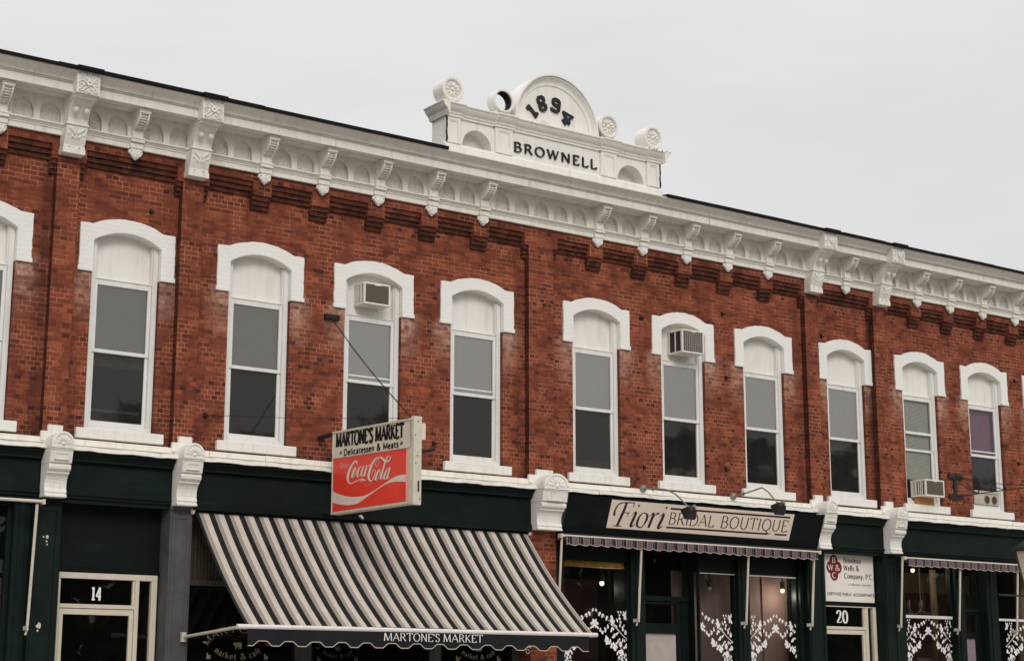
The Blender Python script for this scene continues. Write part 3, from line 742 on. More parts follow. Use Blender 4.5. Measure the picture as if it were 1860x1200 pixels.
# frieze with rows of arched shells
FY, FR_ = -.130, -.068
gaps = sorted(SMALL + BIG); arches = []
for a, b in zip(gaps, gaps[1:]):
    mid = (a + b) / 2
    if b - a > 2 and b < 20: arches += [mid + .40 * k for k in (-2, -1, 0, 1, 2)]
    elif b - a > .7: arches += [mid - .195, mid + .195]
def semi(dx, hw, spring, rise): 
    R = 1.3 * hw; return spring + rise * math.sqrt(max(0, R * R - (abs(dx) + R - hw) ** 2)) / math.sqrt(R * R - (R - hw) ** 2)
m = MB(); strips(m, XL, XR, 9.271, 9.648, FY, arches, .150, 9.285, 9.41, .165, dx=.5, dz=1, arcn=14, shape=semi)
m.quad((XL, FR_, 9.27), (XR, FR_, 9.27), (XR, FR_, 9.65), (XL, FR_, 9.65))
for c in arches:
    P = [(c - .150, 9.285), (c - .150, 9.41)] + [(c + .150 * t, semi(.150 * t, .150, 9.41, .165)) for t in [-1 + 2 * k / 14 for k in range(15)]] + [(c + .150, 9.285)]
    for p, q in zip(P, P[1:]): m.quad((p[0], FY, p[1]), (q[0], FY, q[1]), (q[0], FR_, q[1]), (p[0], FR_, p[1]))
fz = obj('frieze', m, 'cornice_paint', B)
m = MB(); c = 0.0                               # one shell ornament, then copies
for k in range(9):
    t = math.radians(14 + k * 19); l = .17 if 1 < k < 7 else .125
    for r in (.35, .6, .85): m.ball((c + math.cos(t) * l * r, 0, math.sin(t) * l * r * 1.15), .013 + .008 * r, .016, .034, 6, 4, math.pi / 2 - t)
m.ball((c, 0, .02), .035, .02, .03, 8, 4)
for s in (-1, 1): m.ball((c + s * .13, 0, .02), .02, .014, .03, 6, 4)
m.ring_y(0, .12, .118, .130, -.016, .012, 16, 0, 180, 1.2); m.box(-.130, -.118, -.016, .012, .0, .12); m.box(.118, .130, -.016, .012, .0, .12)
sh0 = obj('arch_ornament', m, 'cornice_paint', fz, (arches[0], FR_, 9.295), smooth=True, local=True)
sh0.location = Vector((arches[0], FR_, 9.295)) - wloc(B)
for c in arches[1:]:
    if 5 < c < 31: s = sh0.copy(); COL.objects.link(s); s.parent = fz; s.location = Vector((c, FR_, 9.295)) - wloc(B)
# soffit, fascia, crown moulding
m = MB()
m.px([(YF, 9.649), (YF, 9.80), (-.48, 9.80), (-.48, 9.652), (-.32, 9.652), (-.32, 9.662), (-.30, 9.662), (-.30, 9.649)], XL, XR)
obj('soffit', m, 'cornice_paint', B)
pf = [(-.10, 9.801), (-.481, 9.801), (-.481, 9.640), (-.505, 9.640), (-.505, 9.752), (-.488, 9.754), (-.488, 9.764), (-.515, 9.766), (-.522, 9.772), (-.515, 9.778), (-.502, 9.780), (-.502, 9.787), (-.530, 9.789)]
for k in range(9):
    t = k / 8; pf.append((-.530 - .125 * (1 - math.cos(t * math.pi / 2)) * .9 - .02 * t, 9.790 + .100 * math.sin(t * math.pi / 2)))
pf += [(-.675, 9.893), (-.675, 9.910), (-.10, 9.910)]
m = MB(); m.px(pf[::-1], XL, XR); obj('cornice', m, 'cornice_paint', B, smooth=True)
for a, b in ((XL, 13.93), (18.43, XR)):
    m = MB()
    x = a
    rj = random.Random(int(a)); xs_ = [a]
    while xs_[-1] < b - 1.5: xs_.append(xs_[-1] + rj.uniform(.8, 2.4))
    xs_.append(b)
    for p_, q_ in zip(xs_, xs_[1:]):
        dz, dy = rj.uniform(-.006, .006), rj.uniform(-.006, .004)
        m.px([(-.685, 9.902), (-.71 + dy, 9.905 + dz * .6), (-.71 + dy, 9.955 + dz), (-.60, 9.968 + dz), (.2, 10.04), (.2, 9.9105), (-.684, 9.9105)][::-1], p_ + .002, q_)
    for c in BIG:
        if a < c < b: m.px([(-.72, 9.893), (-.755, 9.90), (-.755, 9.958), (-.60, 9.975), (-.60, 9.912), (-.715, 9.912)][::-1], c - .185, c + .185)
    obj('roof_edge', m, 'roof_black', B)
for nm_, P, wd in (('paint_crack', [(15.62, -.5062, 9.752), (15.625, -.5062, 9.70), (15.62, -.5062, 9.642)], .006), ('paint_crack', [(15.62, -.48, 9.6475), (15.50, -.40, 9.6475), (15.44, -.30, 9.6475), (15.36, -.14, 9.6475)], .012), ('paint_crack', [(12.02, -.5062, 9.752), (12.018, -.5062, 9.642)], .005), ('paint_crack', [(19.55, -.5062, 9.752), (19.553, -.5062, 9.642)], .006), ('paint_crack', [(26.9, -.5062, 9.752), (26.9, -.5062, 9.642)], .006)):
    m = MB()
    for p_, q_ in zip(P, P[1:]): m.quad((p_[0] - wd / 2, p_[1], p_[2]), (p_[0] + wd / 2, p_[1], p_[2]), (q_[0] + wd / 2, q_[1], q_[2]), (q_[0] - wd / 2, q_[1], q_[2]))
    obj(nm_, m, 'rusty_iron', B)
# small brackets (modillions)
def bracket_mesh():
    m = MB()
    pr = [(-.119, 9.648), (-.435, 9.648), (-.435, 9.572), (-.412, 9.565), (-.405, 9.54), (-.385, 9.50), (-.345, 9.455), (-.29, 9.42), (-.235, 9.395), (-.205, 9.37), (-.205, 9.275), (-.119, 9.275)]
    m.px([(y + (.035 if -.43 < y < -.21 else 0), z) for y, z in pr][::-1], -.054, .054)
    for s in (-1, 1): m.px(pr[::-1], *sorted((s * .078, s * .0545)))
    m.box(-.087, .087, -.442, -.36, 9.575, 9.647)
    for k, (y, z) in enumerate(((-.408, 9.538), (-.388, 9.505), (-.362, 9.474), (-.33, 9.447), (-.295, 9.425))):   # reeded front
        m.tube([(-.054, y + .004, z - .002), (.054, y + .004, z - .002)], .0095, 6)
    for s in (-1, 1): m.px([(-.425, 9.57), (-.418, 9.53), (-.398, 9.49), (-.355, 9.445), (-.30, 9.41), (-.245, 9.385), (-.235, 9.395), (-.29, 9.42), (-.345, 9.455), (-.385, 9.50), (-.405, 9.54), (-.41, 9.57)], s * .066 - .012, s * .066 + .012)
    m.box(-.10, .10, -.222, -.13, 9.205, 9.268); m.box(-.095, .095, -.19, -.13, 9.12, 9.20); m.box(-.105, .105, -.232, -.13, 9.252, 9.275)
    return m
def drop_mesh():
    m = MB(); m.box(-.085, .085, -.175, YP - .001, 9.085, 9.118)
    m.ball((0, -.125, 9.055), .085, .06, .06, 10, 7); m.ball((0, -.135, 9.015), .062, .05, .045, 8, 6); m.ball((0, -.135, 8.985), .026, .032, .028, 8, 5)
    for s in (-1, 1): m.ball((s * .082, -.13, 9.075), .030, .04, .034, 8, 5); m.ball((s * .064, -.155, 9.035), .022, .025, .036, 8, 5, s * .5); m.ball((s * .035, -.165, 9.05), .022, .02, .05, 8, 5, s * .35)
    m.ball((0, -.175, 9.06), .018, .018, .045, 8, 5); m.ball((0, -.17, 9.09), .03, .02, .018, 8, 4)
    return m
br = dp = None
for c in SMALL:
    loc = Vector((c - 16.17, 0, 0))
    if br is None:
        br = obj('cornice_bracket', bracket_mesh(), 'cornice_paint', B, bevel=.003, local=True); br.location = loc
        dp = obj('pendant', drop_mesh(), 'white_paint', br, smooth=True, local=True); dp.location = (0, 0, 0)
    else: copy_part(br, B, loc)
# large brackets over the pilasters
def big_mesh():
    m = MB()
    pr = [(-.119, 9.66), (-.119, 9.90), (-.66, 9.90), (-.66, 9.585), (-.615, 9.585), (-.60, 9.555), (-.575, 9.545), (-.545, 9.545), (-.535, 9.525), (-.50, 9.51), (-.44, 9.47), (-.385, 9.40), (-.345, 9.33), (-.335, 9.26), (-.119, 9.26)]
    m.px(pr[::-1], -.145, .145)
    m.box(-.165, .165, -.672, -.50, 9.59, 9.899)
    m.box(-.155, .155, -.60, -.40, 9.548, 9.585)
    m.box(-.16, .16, -.35, -.13, 9.235, 9.262)
    for s in (-1, 1): m.ball((s * .075, -.445, 9.42), .04, .045, .045, 10, 7)
    m.px([(YP, 9.234), (-.33, 9.234), (-.325, 9.20), (-.285, 9.06), (-.245, 8.975), (YP, 8.975)][::-1], -.15, .15)
    m.box(-.152, .152, -.25, YP - .001, 8.93, 8.974); m.box(-.160, .160, -.262, YP - .001, 8.85, 8.929)
    for s in (-1, 1): m.ball((s * .07, -.255, 8.952), .02, .02, .02, 8, 5)
    return m
def rosette_mesh():
    m = MB()
    for k in range(8):
        t = k * math.pi / 4 + .39 * 0; R0 = .092 if k % 2 == 0 else .112; la, lb = (.046, .030) if k % 2 == 0 else (.062, .026)
        ca, sa = math.cos(t), math.sin(t)
        m.tube([(ca * (R0 + la * math.cos(q)) - sa * lb * math.sin(q), -.678, 9.745 + sa * (R0 + la * math.cos(q)) + ca * lb * math.sin(q)) for q in [2 * math.pi * j / 12 for j in range(13)]], .0115, 5, False)
        m.ball((ca * (R0 + .01), -.674, 9.745 + sa * (R0 + .01)), .008, .012, .02, 6, 4, math.pi / 2 - t)
        m.ball((math.cos(t + .39) * .140, -.675, 9.745 + math.sin(t + .39) * .140), .012, .014, .016, 6, 4)
    m.ring_y(0, 9.745, .018, .042, -.705, -.672, 14); m.ball((0, -.68, 9.745), .016, .02, .016, 8, 5)
    
    return m
def leaf_mesh():
    m = MB()
    for s in (-1, 1):
        for k, (x, z, rz, ro) in enumerate(((.03, 9.15, .045, .2), (.065, 9.17, .045, .55), (.095, 9.19, .04, .8), (.05, 9.09, .04, .5), (.11, 9.12, .03, .9))):
            m.ball((s * x, -.262 - (z - 8.98) * .25, z), .019, .022, rz, 8, 5, s * ro)
        m.ball((s * .10, -.25, 9.03), .025, .022, .025, 8, 5); m.ball((s * .04, -.245, 9.01), .022, .02, .018, 8, 5)
    m.ball((0, -.285, 9.12), .016, .022, .075, 8, 5); m.ball((0, -.30, 9.20), .022, .02, .02, 8, 5)
    return m
bb = None
for c in BIG:
    loc = Vector((c - 16.17, 0, 0))
    if bb is None:
        bb = obj('large_bracket', big_mesh(), 'cornice_paint', B, bevel=.004, local=True); bb.location = loc
        for nm, mm in (('rosette', rosette_mesh()), ('leaf_capital', leaf_mesh())): q = obj(nm, mm, 'white_paint', bb, smooth=True, local=True); q.location = (0, 0, 0)
    else: copy_part(bb, B, loc)

# ---- name parapet ---------------------------------------------------
MX = 16.2; YB = -.10
def mir(*xs): return [2 * MX - x for x in xs]
m = MB(); YPn = -.48
# back body with two arched niches cut in its face
NC = [14.61, 2 * MX - 14.61]
strips(m, 14.0, 18.4, 10.10, 10.53, YPn, NC, .29, 10.105, 10.105, .30, dx=2, dz=1, arcn=20, shape=lambda dx, hw, sp, ri: sp + ri * math.sqrt(max(0, 1 - (dx / hw) ** 2)))
for c in NC:
    P = [(c - .29, 10.105)] + [(c - .29 * math.cos(math.pi * k / 20), 10.105 + .30 * math.sin(math.pi * k / 20)) for k in range(21)]
    for p, q in zip(P, P[1:]): m.quad((p[0], YPn, p[1]), (q[0], YPn, q[1]), (q[0], -.24, q[1]), (p[0], -.24, p[1]))
    m.quad((c - .29, YPn, 10.105), (c + .29, YPn, 10.105), (c + .29, -.24, 10.105), (c - .29, -.24, 10.105))
    m.quad((c - .30, -.24, 10.1), (c + .30, -.24, 10.1), (c + .30, -.24, 10.45), (c - .30, -.24, 10.45))
m.box(14.0, 18.4, -.2395, YB, 10.1, 10.53); m.quad((14.0, YPn, 10.1), (14.0, -.24, 10.1), (14.0, -.24, 10.53), (14.0, YPn, 10.53)); m.quad((18.4, YPn, 10.1), (18.4, -.24, 10.1), (18.4, -.24, 10.53), (18.4, YPn, 10.53))
m.px([(YB, 9.911), (YB, 10.099), (-.505, 10.099), (-.515, 10.075), (-.535, 10.06), (-.548, 10.05), (-.548, 9.911)], 13.96, 18.44)
par = obj('name_parapet', m, 'white_paint', B)
for a, b in ((14.0, 14.275), (14.945, 15.285), (17.115, 17.455), (18.125, 18.4)):
    m = MB(); w0 = .05
    m.box(a, b, -.512, -.4805, 10.10, 10.529)
    pa, pb, za, zb = a + .06, b - .06, 10.20, 10.48
    m.box(a, a + .058, -.528, -.5125, 10.10, 10.529); m.box(b - .058, b, -.528, -.5125, 10.10, 10.529); m.box(a + .059, b - .059, -.528, -.5125, 10.10, za); m.box(a + .059, b - .059, -.528, -.5125, zb, 10.529)
    m.ring_y((a + b) / 2, (za + zb) / 2, (pb - pa) / 2 * 1.2, (pb - pa) / 2 * 1.41, -.522, -.5125, 4, 45, 405, (zb - za) / (pb - pa))
    obj('parapet_pier', m, 'white_paint', par, bevel=.003)
cap = lambda o: [(YB + .02, 10.531), (YB + .02, 10.735), (-.615 - o, 10.735), (-.622 - o, 10.722), (-.615 - o, 10.705), (-.60 - o, 10.70), (-.585 - o, 10.66), (-.545 - o, 10.62), (-.525 - o, 10.605), (-.525 - o, 10.59), (-.515 - o, 10.57), (-.505 - o, 10.565), (-.505 - o, 10.531)]
m = MB(); m.px(cap(0)[::-1], 14.30, 18.10)
for a, b in ((14.92, 15.31), (17.09, 17.48)): m.px([(y if y > -.2 else y - .04, z) for y, z in cap(0)][::-1], a, b)
for s, (a, b) in ((-1, (13.98, 14.30)), (1, (18.10, 18.42))):
    m.px([(y if y > -.2 else y - .04, z) for y, z in cap(0)][::-1], a, b)
    # the moulding returns round the end
    x = a if s < 0 else b
    pr = [(x, 10.531), (x, 10.735), (x + s * .135, 10.735), (x + s * .142, 10.722), (x + s * .135, 10.705), (x + s * .12, 10.70), (x + s * .105, 10.66), (x + s * .065, 10.62), (x + s * .045, 10.605), (x + s * .045, 10.59), (x + s * .03, 10.565), (x + s * .02, 10.531)]
    m.py(pr, -.66, YB + .02)
obj('parapet_cap', m, 'cornice_paint', par, smooth=True)
# raised arch with the date
m = MB()
hzo = .945 / .87
arcp = lambda r, hz, n=40: [(MX + r * math.cos(math.pi * k / n), 10.736 + r * hz * math.sin(math.pi * k / n)) for k in range(n + 1)]
m.py(arcp(.76, 1.03), -.42, -.13)
obj('arched_crest', m, 'white_paint', par)
m = MB()
m.ring_y(MX, 10.736, .842, .872, -.53, -.12, 48, 0, 180, hzo)
cv = [(.842, -.512), (.832, -.502), (.820, -.480), (.808, -.462), (.795, -.448), (.780, -.440), (.766, -.438), (.757, -.436)]
for (r0, y0), (r1, y1) in zip(cv, cv[1:]):
    for k in range(48):
        P = []
        for r_, y_, kk in ((r0, y0, k), (r0, y0, k + 1), (r1, y1, k + 1), (r1, y1, k)):
            t = math.pi * kk / 48; hz_ = hzo + (1.035 - hzo) * (.872 - r_) / .11; P.append((MX + r_ * math.cos(t), y_, 10.736 + r_ * hz_ * math.sin(t)))
        m.quad(*P)
m.ring_y(MX, 10.736, .745, .757, -.436, -.13, 48, 0, 180, 1.035)
obj('arch_moulding', m, 'white_paint', par, smooth=True)
m = MB()
for k in range(7):
    t = math.radians(20 + 23 * k); m.ball((16.02 + .07 * math.cos(t), -.425, 10.80 + .06 * math.sin(t)), .014, .016, .035, 6, 4, math.pi / 2 - t)
m.ball((16.02, -.425, 10.80), .02, .02, .02, 8, 4); m.ball((16.12, -.425, 10.79), .045, .01, .015, 6, 4, .4); m.ball((15.92, -.425, 10.79), .045, .01, .015, 6, 4, -.4)
obj('crest_ornament', m, 'white_paint', par, smooth=True)
# round medallions
def medal(cx, cz, r, rosette, y0=-.55, y1=-.27):
    ri = .74 if rosette else .83
    if not rosette: y0, y1 = -.55, -.36
    m = MB(); m.ring_y(cx, cz, r * ri, r, y0, y1, 40); m.ring_y(cx, cz, r * .80, r * .93, y0 - .008, y0 + .002, 40)
    m.box(cx - r * .62, cx + r * .62, y0 + .02, y1 - .02, 10.736, cz - r * .80)
    if rosette: m.disc_y(cx, cz, r * .76, y0 + .022, 32); m.disc_y(cx, cz, r * .76, y1 - .02, 32)
    if not rosette:
        l_ = MB(); l_.ring_y(cx, cz, r * .81, r * .828, y0 + .03, y1 - .001, 40)
    o = obj('round_medallion', m, 'white_paint', par, smooth=True, label=None if rosette else 'open ring with its rosette missing')
    if not rosette: obj('ring_lining', l_, 'rusty_iron', o, smooth=True)
    if rosette:
        m = MB()
        for k in range(10):
            t = 2 * math.pi * k / 10
            m.ball((cx + math.cos(t) * r * .42, y0 + .018, cz + math.sin(t) * r * .42), r * .10, .022, r * .22, 8, 5, math.pi / 2 - t)
            m.ball((cx + math.cos(t + .31) * r * .64, y0 + .018, cz + math.sin(t + .31) * r * .64), r * .055, .018, r * .06, 6, 4)
        m.ball((cx, y0 + .018, cz), r * .16, .03, r * .16, 10, 6)
        obj('rosette', m, 'white_paint', o, smooth=True)
medal(14.10, 10.985, .205, True); medal(15.085, 10.99, .205, False); medal(17.27, 10.985, .21, True); medal(18.26, 10.98, .205, True)
# torn dark flashing strips down the two outer corners
m = MB()
for x, s in ((13.995, -1), (18.405, 1)):
    P = [(x - .012, 10.53), (x + .012, 10.53)]; rj = random.Random(5)
    R1 = [(-.012 + rj.uniform(-.006, .004), 10.53 - .43 * k / 10) for k in range(11)]; R2 = [(.024 + rj.uniform(-.008, .008), 10.53 - .43 * k / 10) for k in range(11)]
    for k in range(10): m.quad((x + R1[k][0], -.5295, R1[k][1]), (x + R2[k][0], -.5295, R2[k][1]), (x + R2[k + 1][0], -.5295, R2[k + 1][1]), (x + R1[k + 1][0], -.5295, R1[k + 1][1]))
obj('corner_flashing', m, 'rusty_iron', par)
m = MB(); rj = random.Random(3)                       # rust runs on the right end of the cap
for k in range(9):
    x = 18.05 + .48 * rj.random(); l = rj.uniform(.02, .09)
    m.quad((x - .012, -.668, 10.733), (x + .012, -.668, 10.733), (x + .004, -.668, 10.733 - l * .4), (x - .006, -.668, 10.733 - l * .4))
obj('rust_run', m, 'rust_stain', par)
# lettering
m = MB(); text(m, 'BROWNELL', front_map(15.325, YPn, 10.198), .158, 1.715, thick=.175, thin=.08, serif=.08, sth=.06, gap=.20, depth=.028, n0=.028)
obj('name_lettering', m, 'letter_black', par)
fm = front_map(0, -.42, 0)
def numeral(mb_strokes, poly=None):
    m = MB()
    if poly: m.py([(x, z) for x, z in poly], -.452, -.4205)
    for q, (pts, wd) in enumerate(mb_strokes):
        L, Q = stroke_edges(pts, lambda dx, dy, i: wd); ribbon_mesh(m, L, Q, fm, .032 + q * .0006, .03)
    obj('date_numeral', m, 'letter_black', par)
numeral([], [(15.664, 11.083), (15.614, 11.016), (15.657, 10.977), (15.683, 10.997), (15.77, 10.915), (15.773, 10.902), (15.813, 10.864), (15.873, 10.956), (15.83, 10.984), (15.802, 10.968), (15.69, 11.066)])
numeral([([(15.859, 11.203), (15.872, 11.245), (15.922, 11.269), (15.964, 11.256), (15.98, 11.208), (15.961, 11.17), (15.904, 11.146), (15.869, 11.159), (15.859, 11.203)], .054), ([(15.894, 11.099), (15.918, 11.128), (15.985, 11.151), (16.018, 11.128), (16.024, 11.097), (16.003, 11.058), (15.951, 11.036), (15.917, 11.047), (15.894, 11.099)], .054)])
numeral([([(16.173, 11.237), (16.185, 11.278), (16.212, 11.286), (16.284, 11.272), (16.305, 11.241), (16.293, 11.193), (16.256, 11.172), (16.201, 11.184), (16.173, 11.219), (16.173, 11.237)], .054), ([(16.305, 11.24), (16.284, 11.087), (16.247, 11.067), (16.143, 11.09), (16.14, 11.124)], .052)])
m = MB()                                     # the four: two halves round its small triangular eye
for P in ([(16.379, 11.118), (16.597, 11.053), (16.545, 11.045), (16.452, 11.065), (16.468, 11.000), (16.421, 10.974), (16.366, 11.081)], [(16.597, 11.053), (16.605, 11.031), (16.514, 10.968), (16.534, 10.912), (16.494, 10.877), (16.467, 10.923), (16.459, 10.925), (16.457, 10.891), (16.420, 10.862), (16.351, 10.950), (16.397, 10.987), (16.421, 10.974), (16.468, 11.000), (16.545, 11.045)]): m.py(P[::-1], -.452, -.4205)
obj('date_numeral', m, 'letter_black', par)

# ---- string course over the shops ------------------------------------
m = MB(); rj = random.Random(21); x = XL
while x < XR:
    l = min(rj.uniform(.55, 1.15), XR - x); a = rj.uniform(-.006, .006); t = rj.uniform(-.006, .005)
    m.px([(YF - .001, 4.935 + t), (-.105, 4.925 + t), (-.118 + a, 4.915 + t), (-.118 + a, 4.846), (YF - .001, 4.846)], x + .002, x + l - .003); x += l
x = XL
while x < XR:
    l = min(rj.uniform(.9, 2.2), XR - x); a = rj.uniform(-.007, .007)
    n = max(2, int(l / .12)); pr = []
    for k in range(n):
        x0, x1 = x + l * k / n, x + l * (k + 1) / n; d0, d1 = [.006 * math.sin(v * 9.1) + .004 * math.sin(v * 23) for v in (x0, x1)]
        for lo, hi in (((-.262 + a, 4.755), (-.255 + a, 4.808)), ((-.255 + a, 4.808), (-.098, 4.838)), ):
            m.quad((x0, lo[0], lo[1] + d0 * (lo[1] < 4.76)), (x1, lo[0], lo[1] + d1 * (lo[1] < 4.76)), (x1, hi[0], hi[1] + d1 * .6), (x0, hi[0], hi[1] + d0 * .6))
        m.quad((x0, -.262 + a, 4.755 + d0), (x1, -.262 + a, 4.755 + d1), (x1, -.05, 4.755 + d1), (x0, -.05, 4.755 + d0))
    x += l
m.box(XL, XR, -.100, YF - .002, 4.756, 4.8455)
obj('string_course', m, 'flashing_paint', B)

# ---- consoles over the shop piers --------------------------------------
def console_mesh(h):
    m = MB()
    bar = [(-h, 4.745), (h, 4.745), (h, 4.80)] + [(h * math.cos(math.pi * k / 18), 4.80 + (.165 if h < .2 else .20) * math.sin(math.pi * k / 18)) for k in range(1, 18)] + [(-h, 4.80)]
    m.py(bar, -.47, YP - .002)
    m.px([(YP, 4.744), (-.455, 4.744), (-.455, 4.725), (-.44, 4.72), (-.405, 4.56), (-.385, 4.552), (YP, 4.552)][::-1], -h * .98, h * .98)
    a = h * .62
    m.ring_y(0, 4.635, a * 1.25, a * 1.41, -.441, -.40, 4, 45, 405, .45)
    pr = [(YP, 4.551), (-.365, 4.551), (-.385, 4.535), (-.392, 4.51), (-.385, 4.475), (-.36, 4.455), (-.335, 4.445), (-.335, 4.42), (-.315, 4.415), (-.285, 4.385), (-.262, 4.34), (-.252, 4.29), (-.252, 4.235), (-.265, 4.20), (-.275, 4.18), (-.262, 4.172), (-.262, 4.155), (-.285, 4.14), (-.285, 4.115), (YP, 4.115)]
    m.px(pr[::-1], -h * .97, h * .97)
    m.box(-h * .45, -h * .43, -.263, -.25, 4.24, 4.40); m.box(h * .43, h * .45, -.263, -.25, 4.24, 4.40)
    m.box(-h * .66, h * .66, YP - .055, YP - .003, 4.90, 5.09); m.box(-h * 1.25, h * .2, YP - .05, YP - .003, 4.87, 5.0)
    return m
def shell_mesh(h):
    m = MB(); r = h * .78; hz = (.135 if h < .2 else .165) / r
    m.ring_y(0, 4.80, r, r * 1.14, -.482, -.4705, 24, 0, 180, hz)
    for k in range(7):
        t = math.radians(9 + 27 * k)
        m.ball((math.cos(t) * r * .56, -.472, 4.80 + math.sin(t) * r * .56 * hz), r * .12, .014, r * .34, 8, 5, math.pi / 2 - t)
    m.ball((0, -.474, 4.80), r * .2, .018, r * .18, 8, 5)
    return m
cons = {}
for c, h in ((8.05, .155), (9.93, .155), (16.19, .25), (22.38, .155), (24.24, .155), (30.48, .155)):
    loc = Vector((c - 16.17, 0, 0))
    if h in cons: copy_part(cons[h], B, loc)
    else:
        q = obj('console', console_mesh(h), 'white_paint', B, bevel=.006, local=True); q.location = loc; cons[h] = q
        s = obj('shell', shell_mesh(h), 'white_paint', q, smooth=True, local=True); s.location = (0, 0, 0)
# ---- green fascia boards ----------------------------------------------
for a, b in ((XL, 7.89), (8.21, 9.77), (10.09, 15.94), (16.44, 22.22), (22.54, 24.08), (24.40, 30.32), (30.64, XR)):
    m = MB()
    m.px([(.0, 4.754), (-.205, 4.754), (-.205, 4.712), (-.185, 4.70), (-.165, 4.67), (-.15, 4.65), (-.15, 4.625), (-.125, 4.62), (-.10, 4.612), (-.08, 4.60), (-.08, 4.21), (-.115, 4.205), (-.125, 4.195), (-.125, 4.172), (-.10, 4.165), (-.10, 4.13), (-.07, 4.125), (-.07, 4.07), (.25, 4.07), (.25, 4.2)][::-1], a, b)
    obj('fascia_board', m, 'green_paint', B)
# ================================================================== shopfronts (parts of the building)
def panelled(name, x0, x1, y0, y1, z0, z1, mat, inset=True):
    m = MB(); m.box(x0, x1, y0, y1, z0, z1)
    if inset:
        a, b = x0 + .075, x1 - .075
        for p, q, r, s in ((x0 + .03, a, z0 + .2, z1 - .10), (b, x1 - .03, z0 + .2, z1 - .10), (a + .0005, b - .0005, z1 - .165, z1 - .10)): m.box(p, q, y0 - .014, y0 - .0005, r, s)
        m.box(x0 - .012, x1 + .012, y0 - .03, y0 - .0145, z1 - .045, z1 - .0005)
    return obj(name, m, mat, B, bevel=.003)
panelled('shop_pier', 7.84, 8.22, -.10, .30, .14, 4.112, 'green_paint')
panelled('shop_pier', 9.77, 10.10, -.10, .34, .14, 4.112, 'grey_paint')
m = MB(); m.box(15.93, 16.44, -.10, .34, .14, 4.113); obj('brick_pier', m, 'red_brick', B)
panelled('shop_pier', 22.08, 22.50, -.10, .34, .14, 4.112, 'green_paint')
panelled('shop_pier', 24.04, 24.40, -.10, .34, .14, 4.112, 'green_paint')
panelled('shop_pier', 30.30, 30.66, -.10, .34, .14, 4.112, 'green_paint')
# patches of flaked paint on the first pier
for cx, cz, r, sd_ in ((8.035, 3.60, .024, 1), (7.985, 3.60, .011, 2), (8.03, 3.545, .014, 3), (8.04, 3.50, .012, 4), (7.985, 2.44, .034, 5), (7.975, 2.38, .014, 6)):
    m = MB(); rj = random.Random(sd_); m.poly([(cx + r * rj.uniform(.6, 1.2) * math.cos(t * .785), -.1008, cz + r * rj.uniform(.7, 1.5) * math.sin(t * .785)) for t in range(8)])
    obj('paint_chip', m, 'chip_white', B)
# soffits behind the fascias and low stall risers
m = MB()
for a, b in ((XL, 7.84), (10.10, 15.93), (16.44, 22.08), (24.40, 30.3)): m.box(a, b, .10, .30, .14, .60)
obj('stall_riser', m, 'dark_green_paint', B)

def shop_window(x0, x1, z0, z1, y, fr=.05, mat='green_paint', pane='shop_pane', rails=()):
    m = MB(); m.box(x0, x0 + fr, y - .04, y + .03, z0, z1); m.box(x1 - fr, x1, y - .04, y + .03, z0, z1)
    m.box(x0 + fr, x1 - fr, y - .04, y + .03, z1 - fr, z1); m.box(x0 + fr, x1 - fr, y - .04, y + .03, z0, z0 + fr)
    w_ = obj('shop_window', m, mat, B, bevel=.003)
    m = MB(); m.quad((x0 + fr, y, z0 + fr), (x1 - fr, y, z0 + fr), (x1 - fr, y, z1 - fr), (x0 + fr, y, z1 - fr)); obj('shop_pane', m, pane, w_)
    if rails:
        m = MB()
        for z, h in rails: m.box(x0 + fr, x1 - fr, y - .05, y - .003, z - h / 2, z + h / 2)
        obj('window_rail', m, 'white_metal', w_)
    return w_
def post(x0, x1, y0=.04, y1=.26, z1=4.07, mat='green_paint', nm='window_post'):
    m = MB(); m.box(x0, x1, y0, y1, .60, z1); m.box(x0 + (x1 - x0) * .3, x1 - (x1 - x0) * .3, y0 - .015, y0 - .0005, .60, z1); obj(nm, m, mat, B, bevel=.003)

# --- first shop (left edge)
post(7.62, 7.84, .02, .26)
w_ = shop_window(4.6, 7.62, .60, 4.07, .15, .06)
m = MB(); m.box(4.66, 7.56, .11, .147, 2.80, 2.85); obj('window_rail', m, 'dark_green_paint', w_)
m = MB(); m.box(5.0, 7.9, 1.1, 1.14, .2, 2.98); obj('display_wall', m, 'taupe_wall', B)
for k in range(6): pass
m = MB(); m.box(5.0, 7.9, 1.08, 1.0995, 2.985, 3.05); m.box(7.55, 7.59, 1.08, 1.0995, .2, 2.98); obj('display_rail', m, 'tan_wall', B)

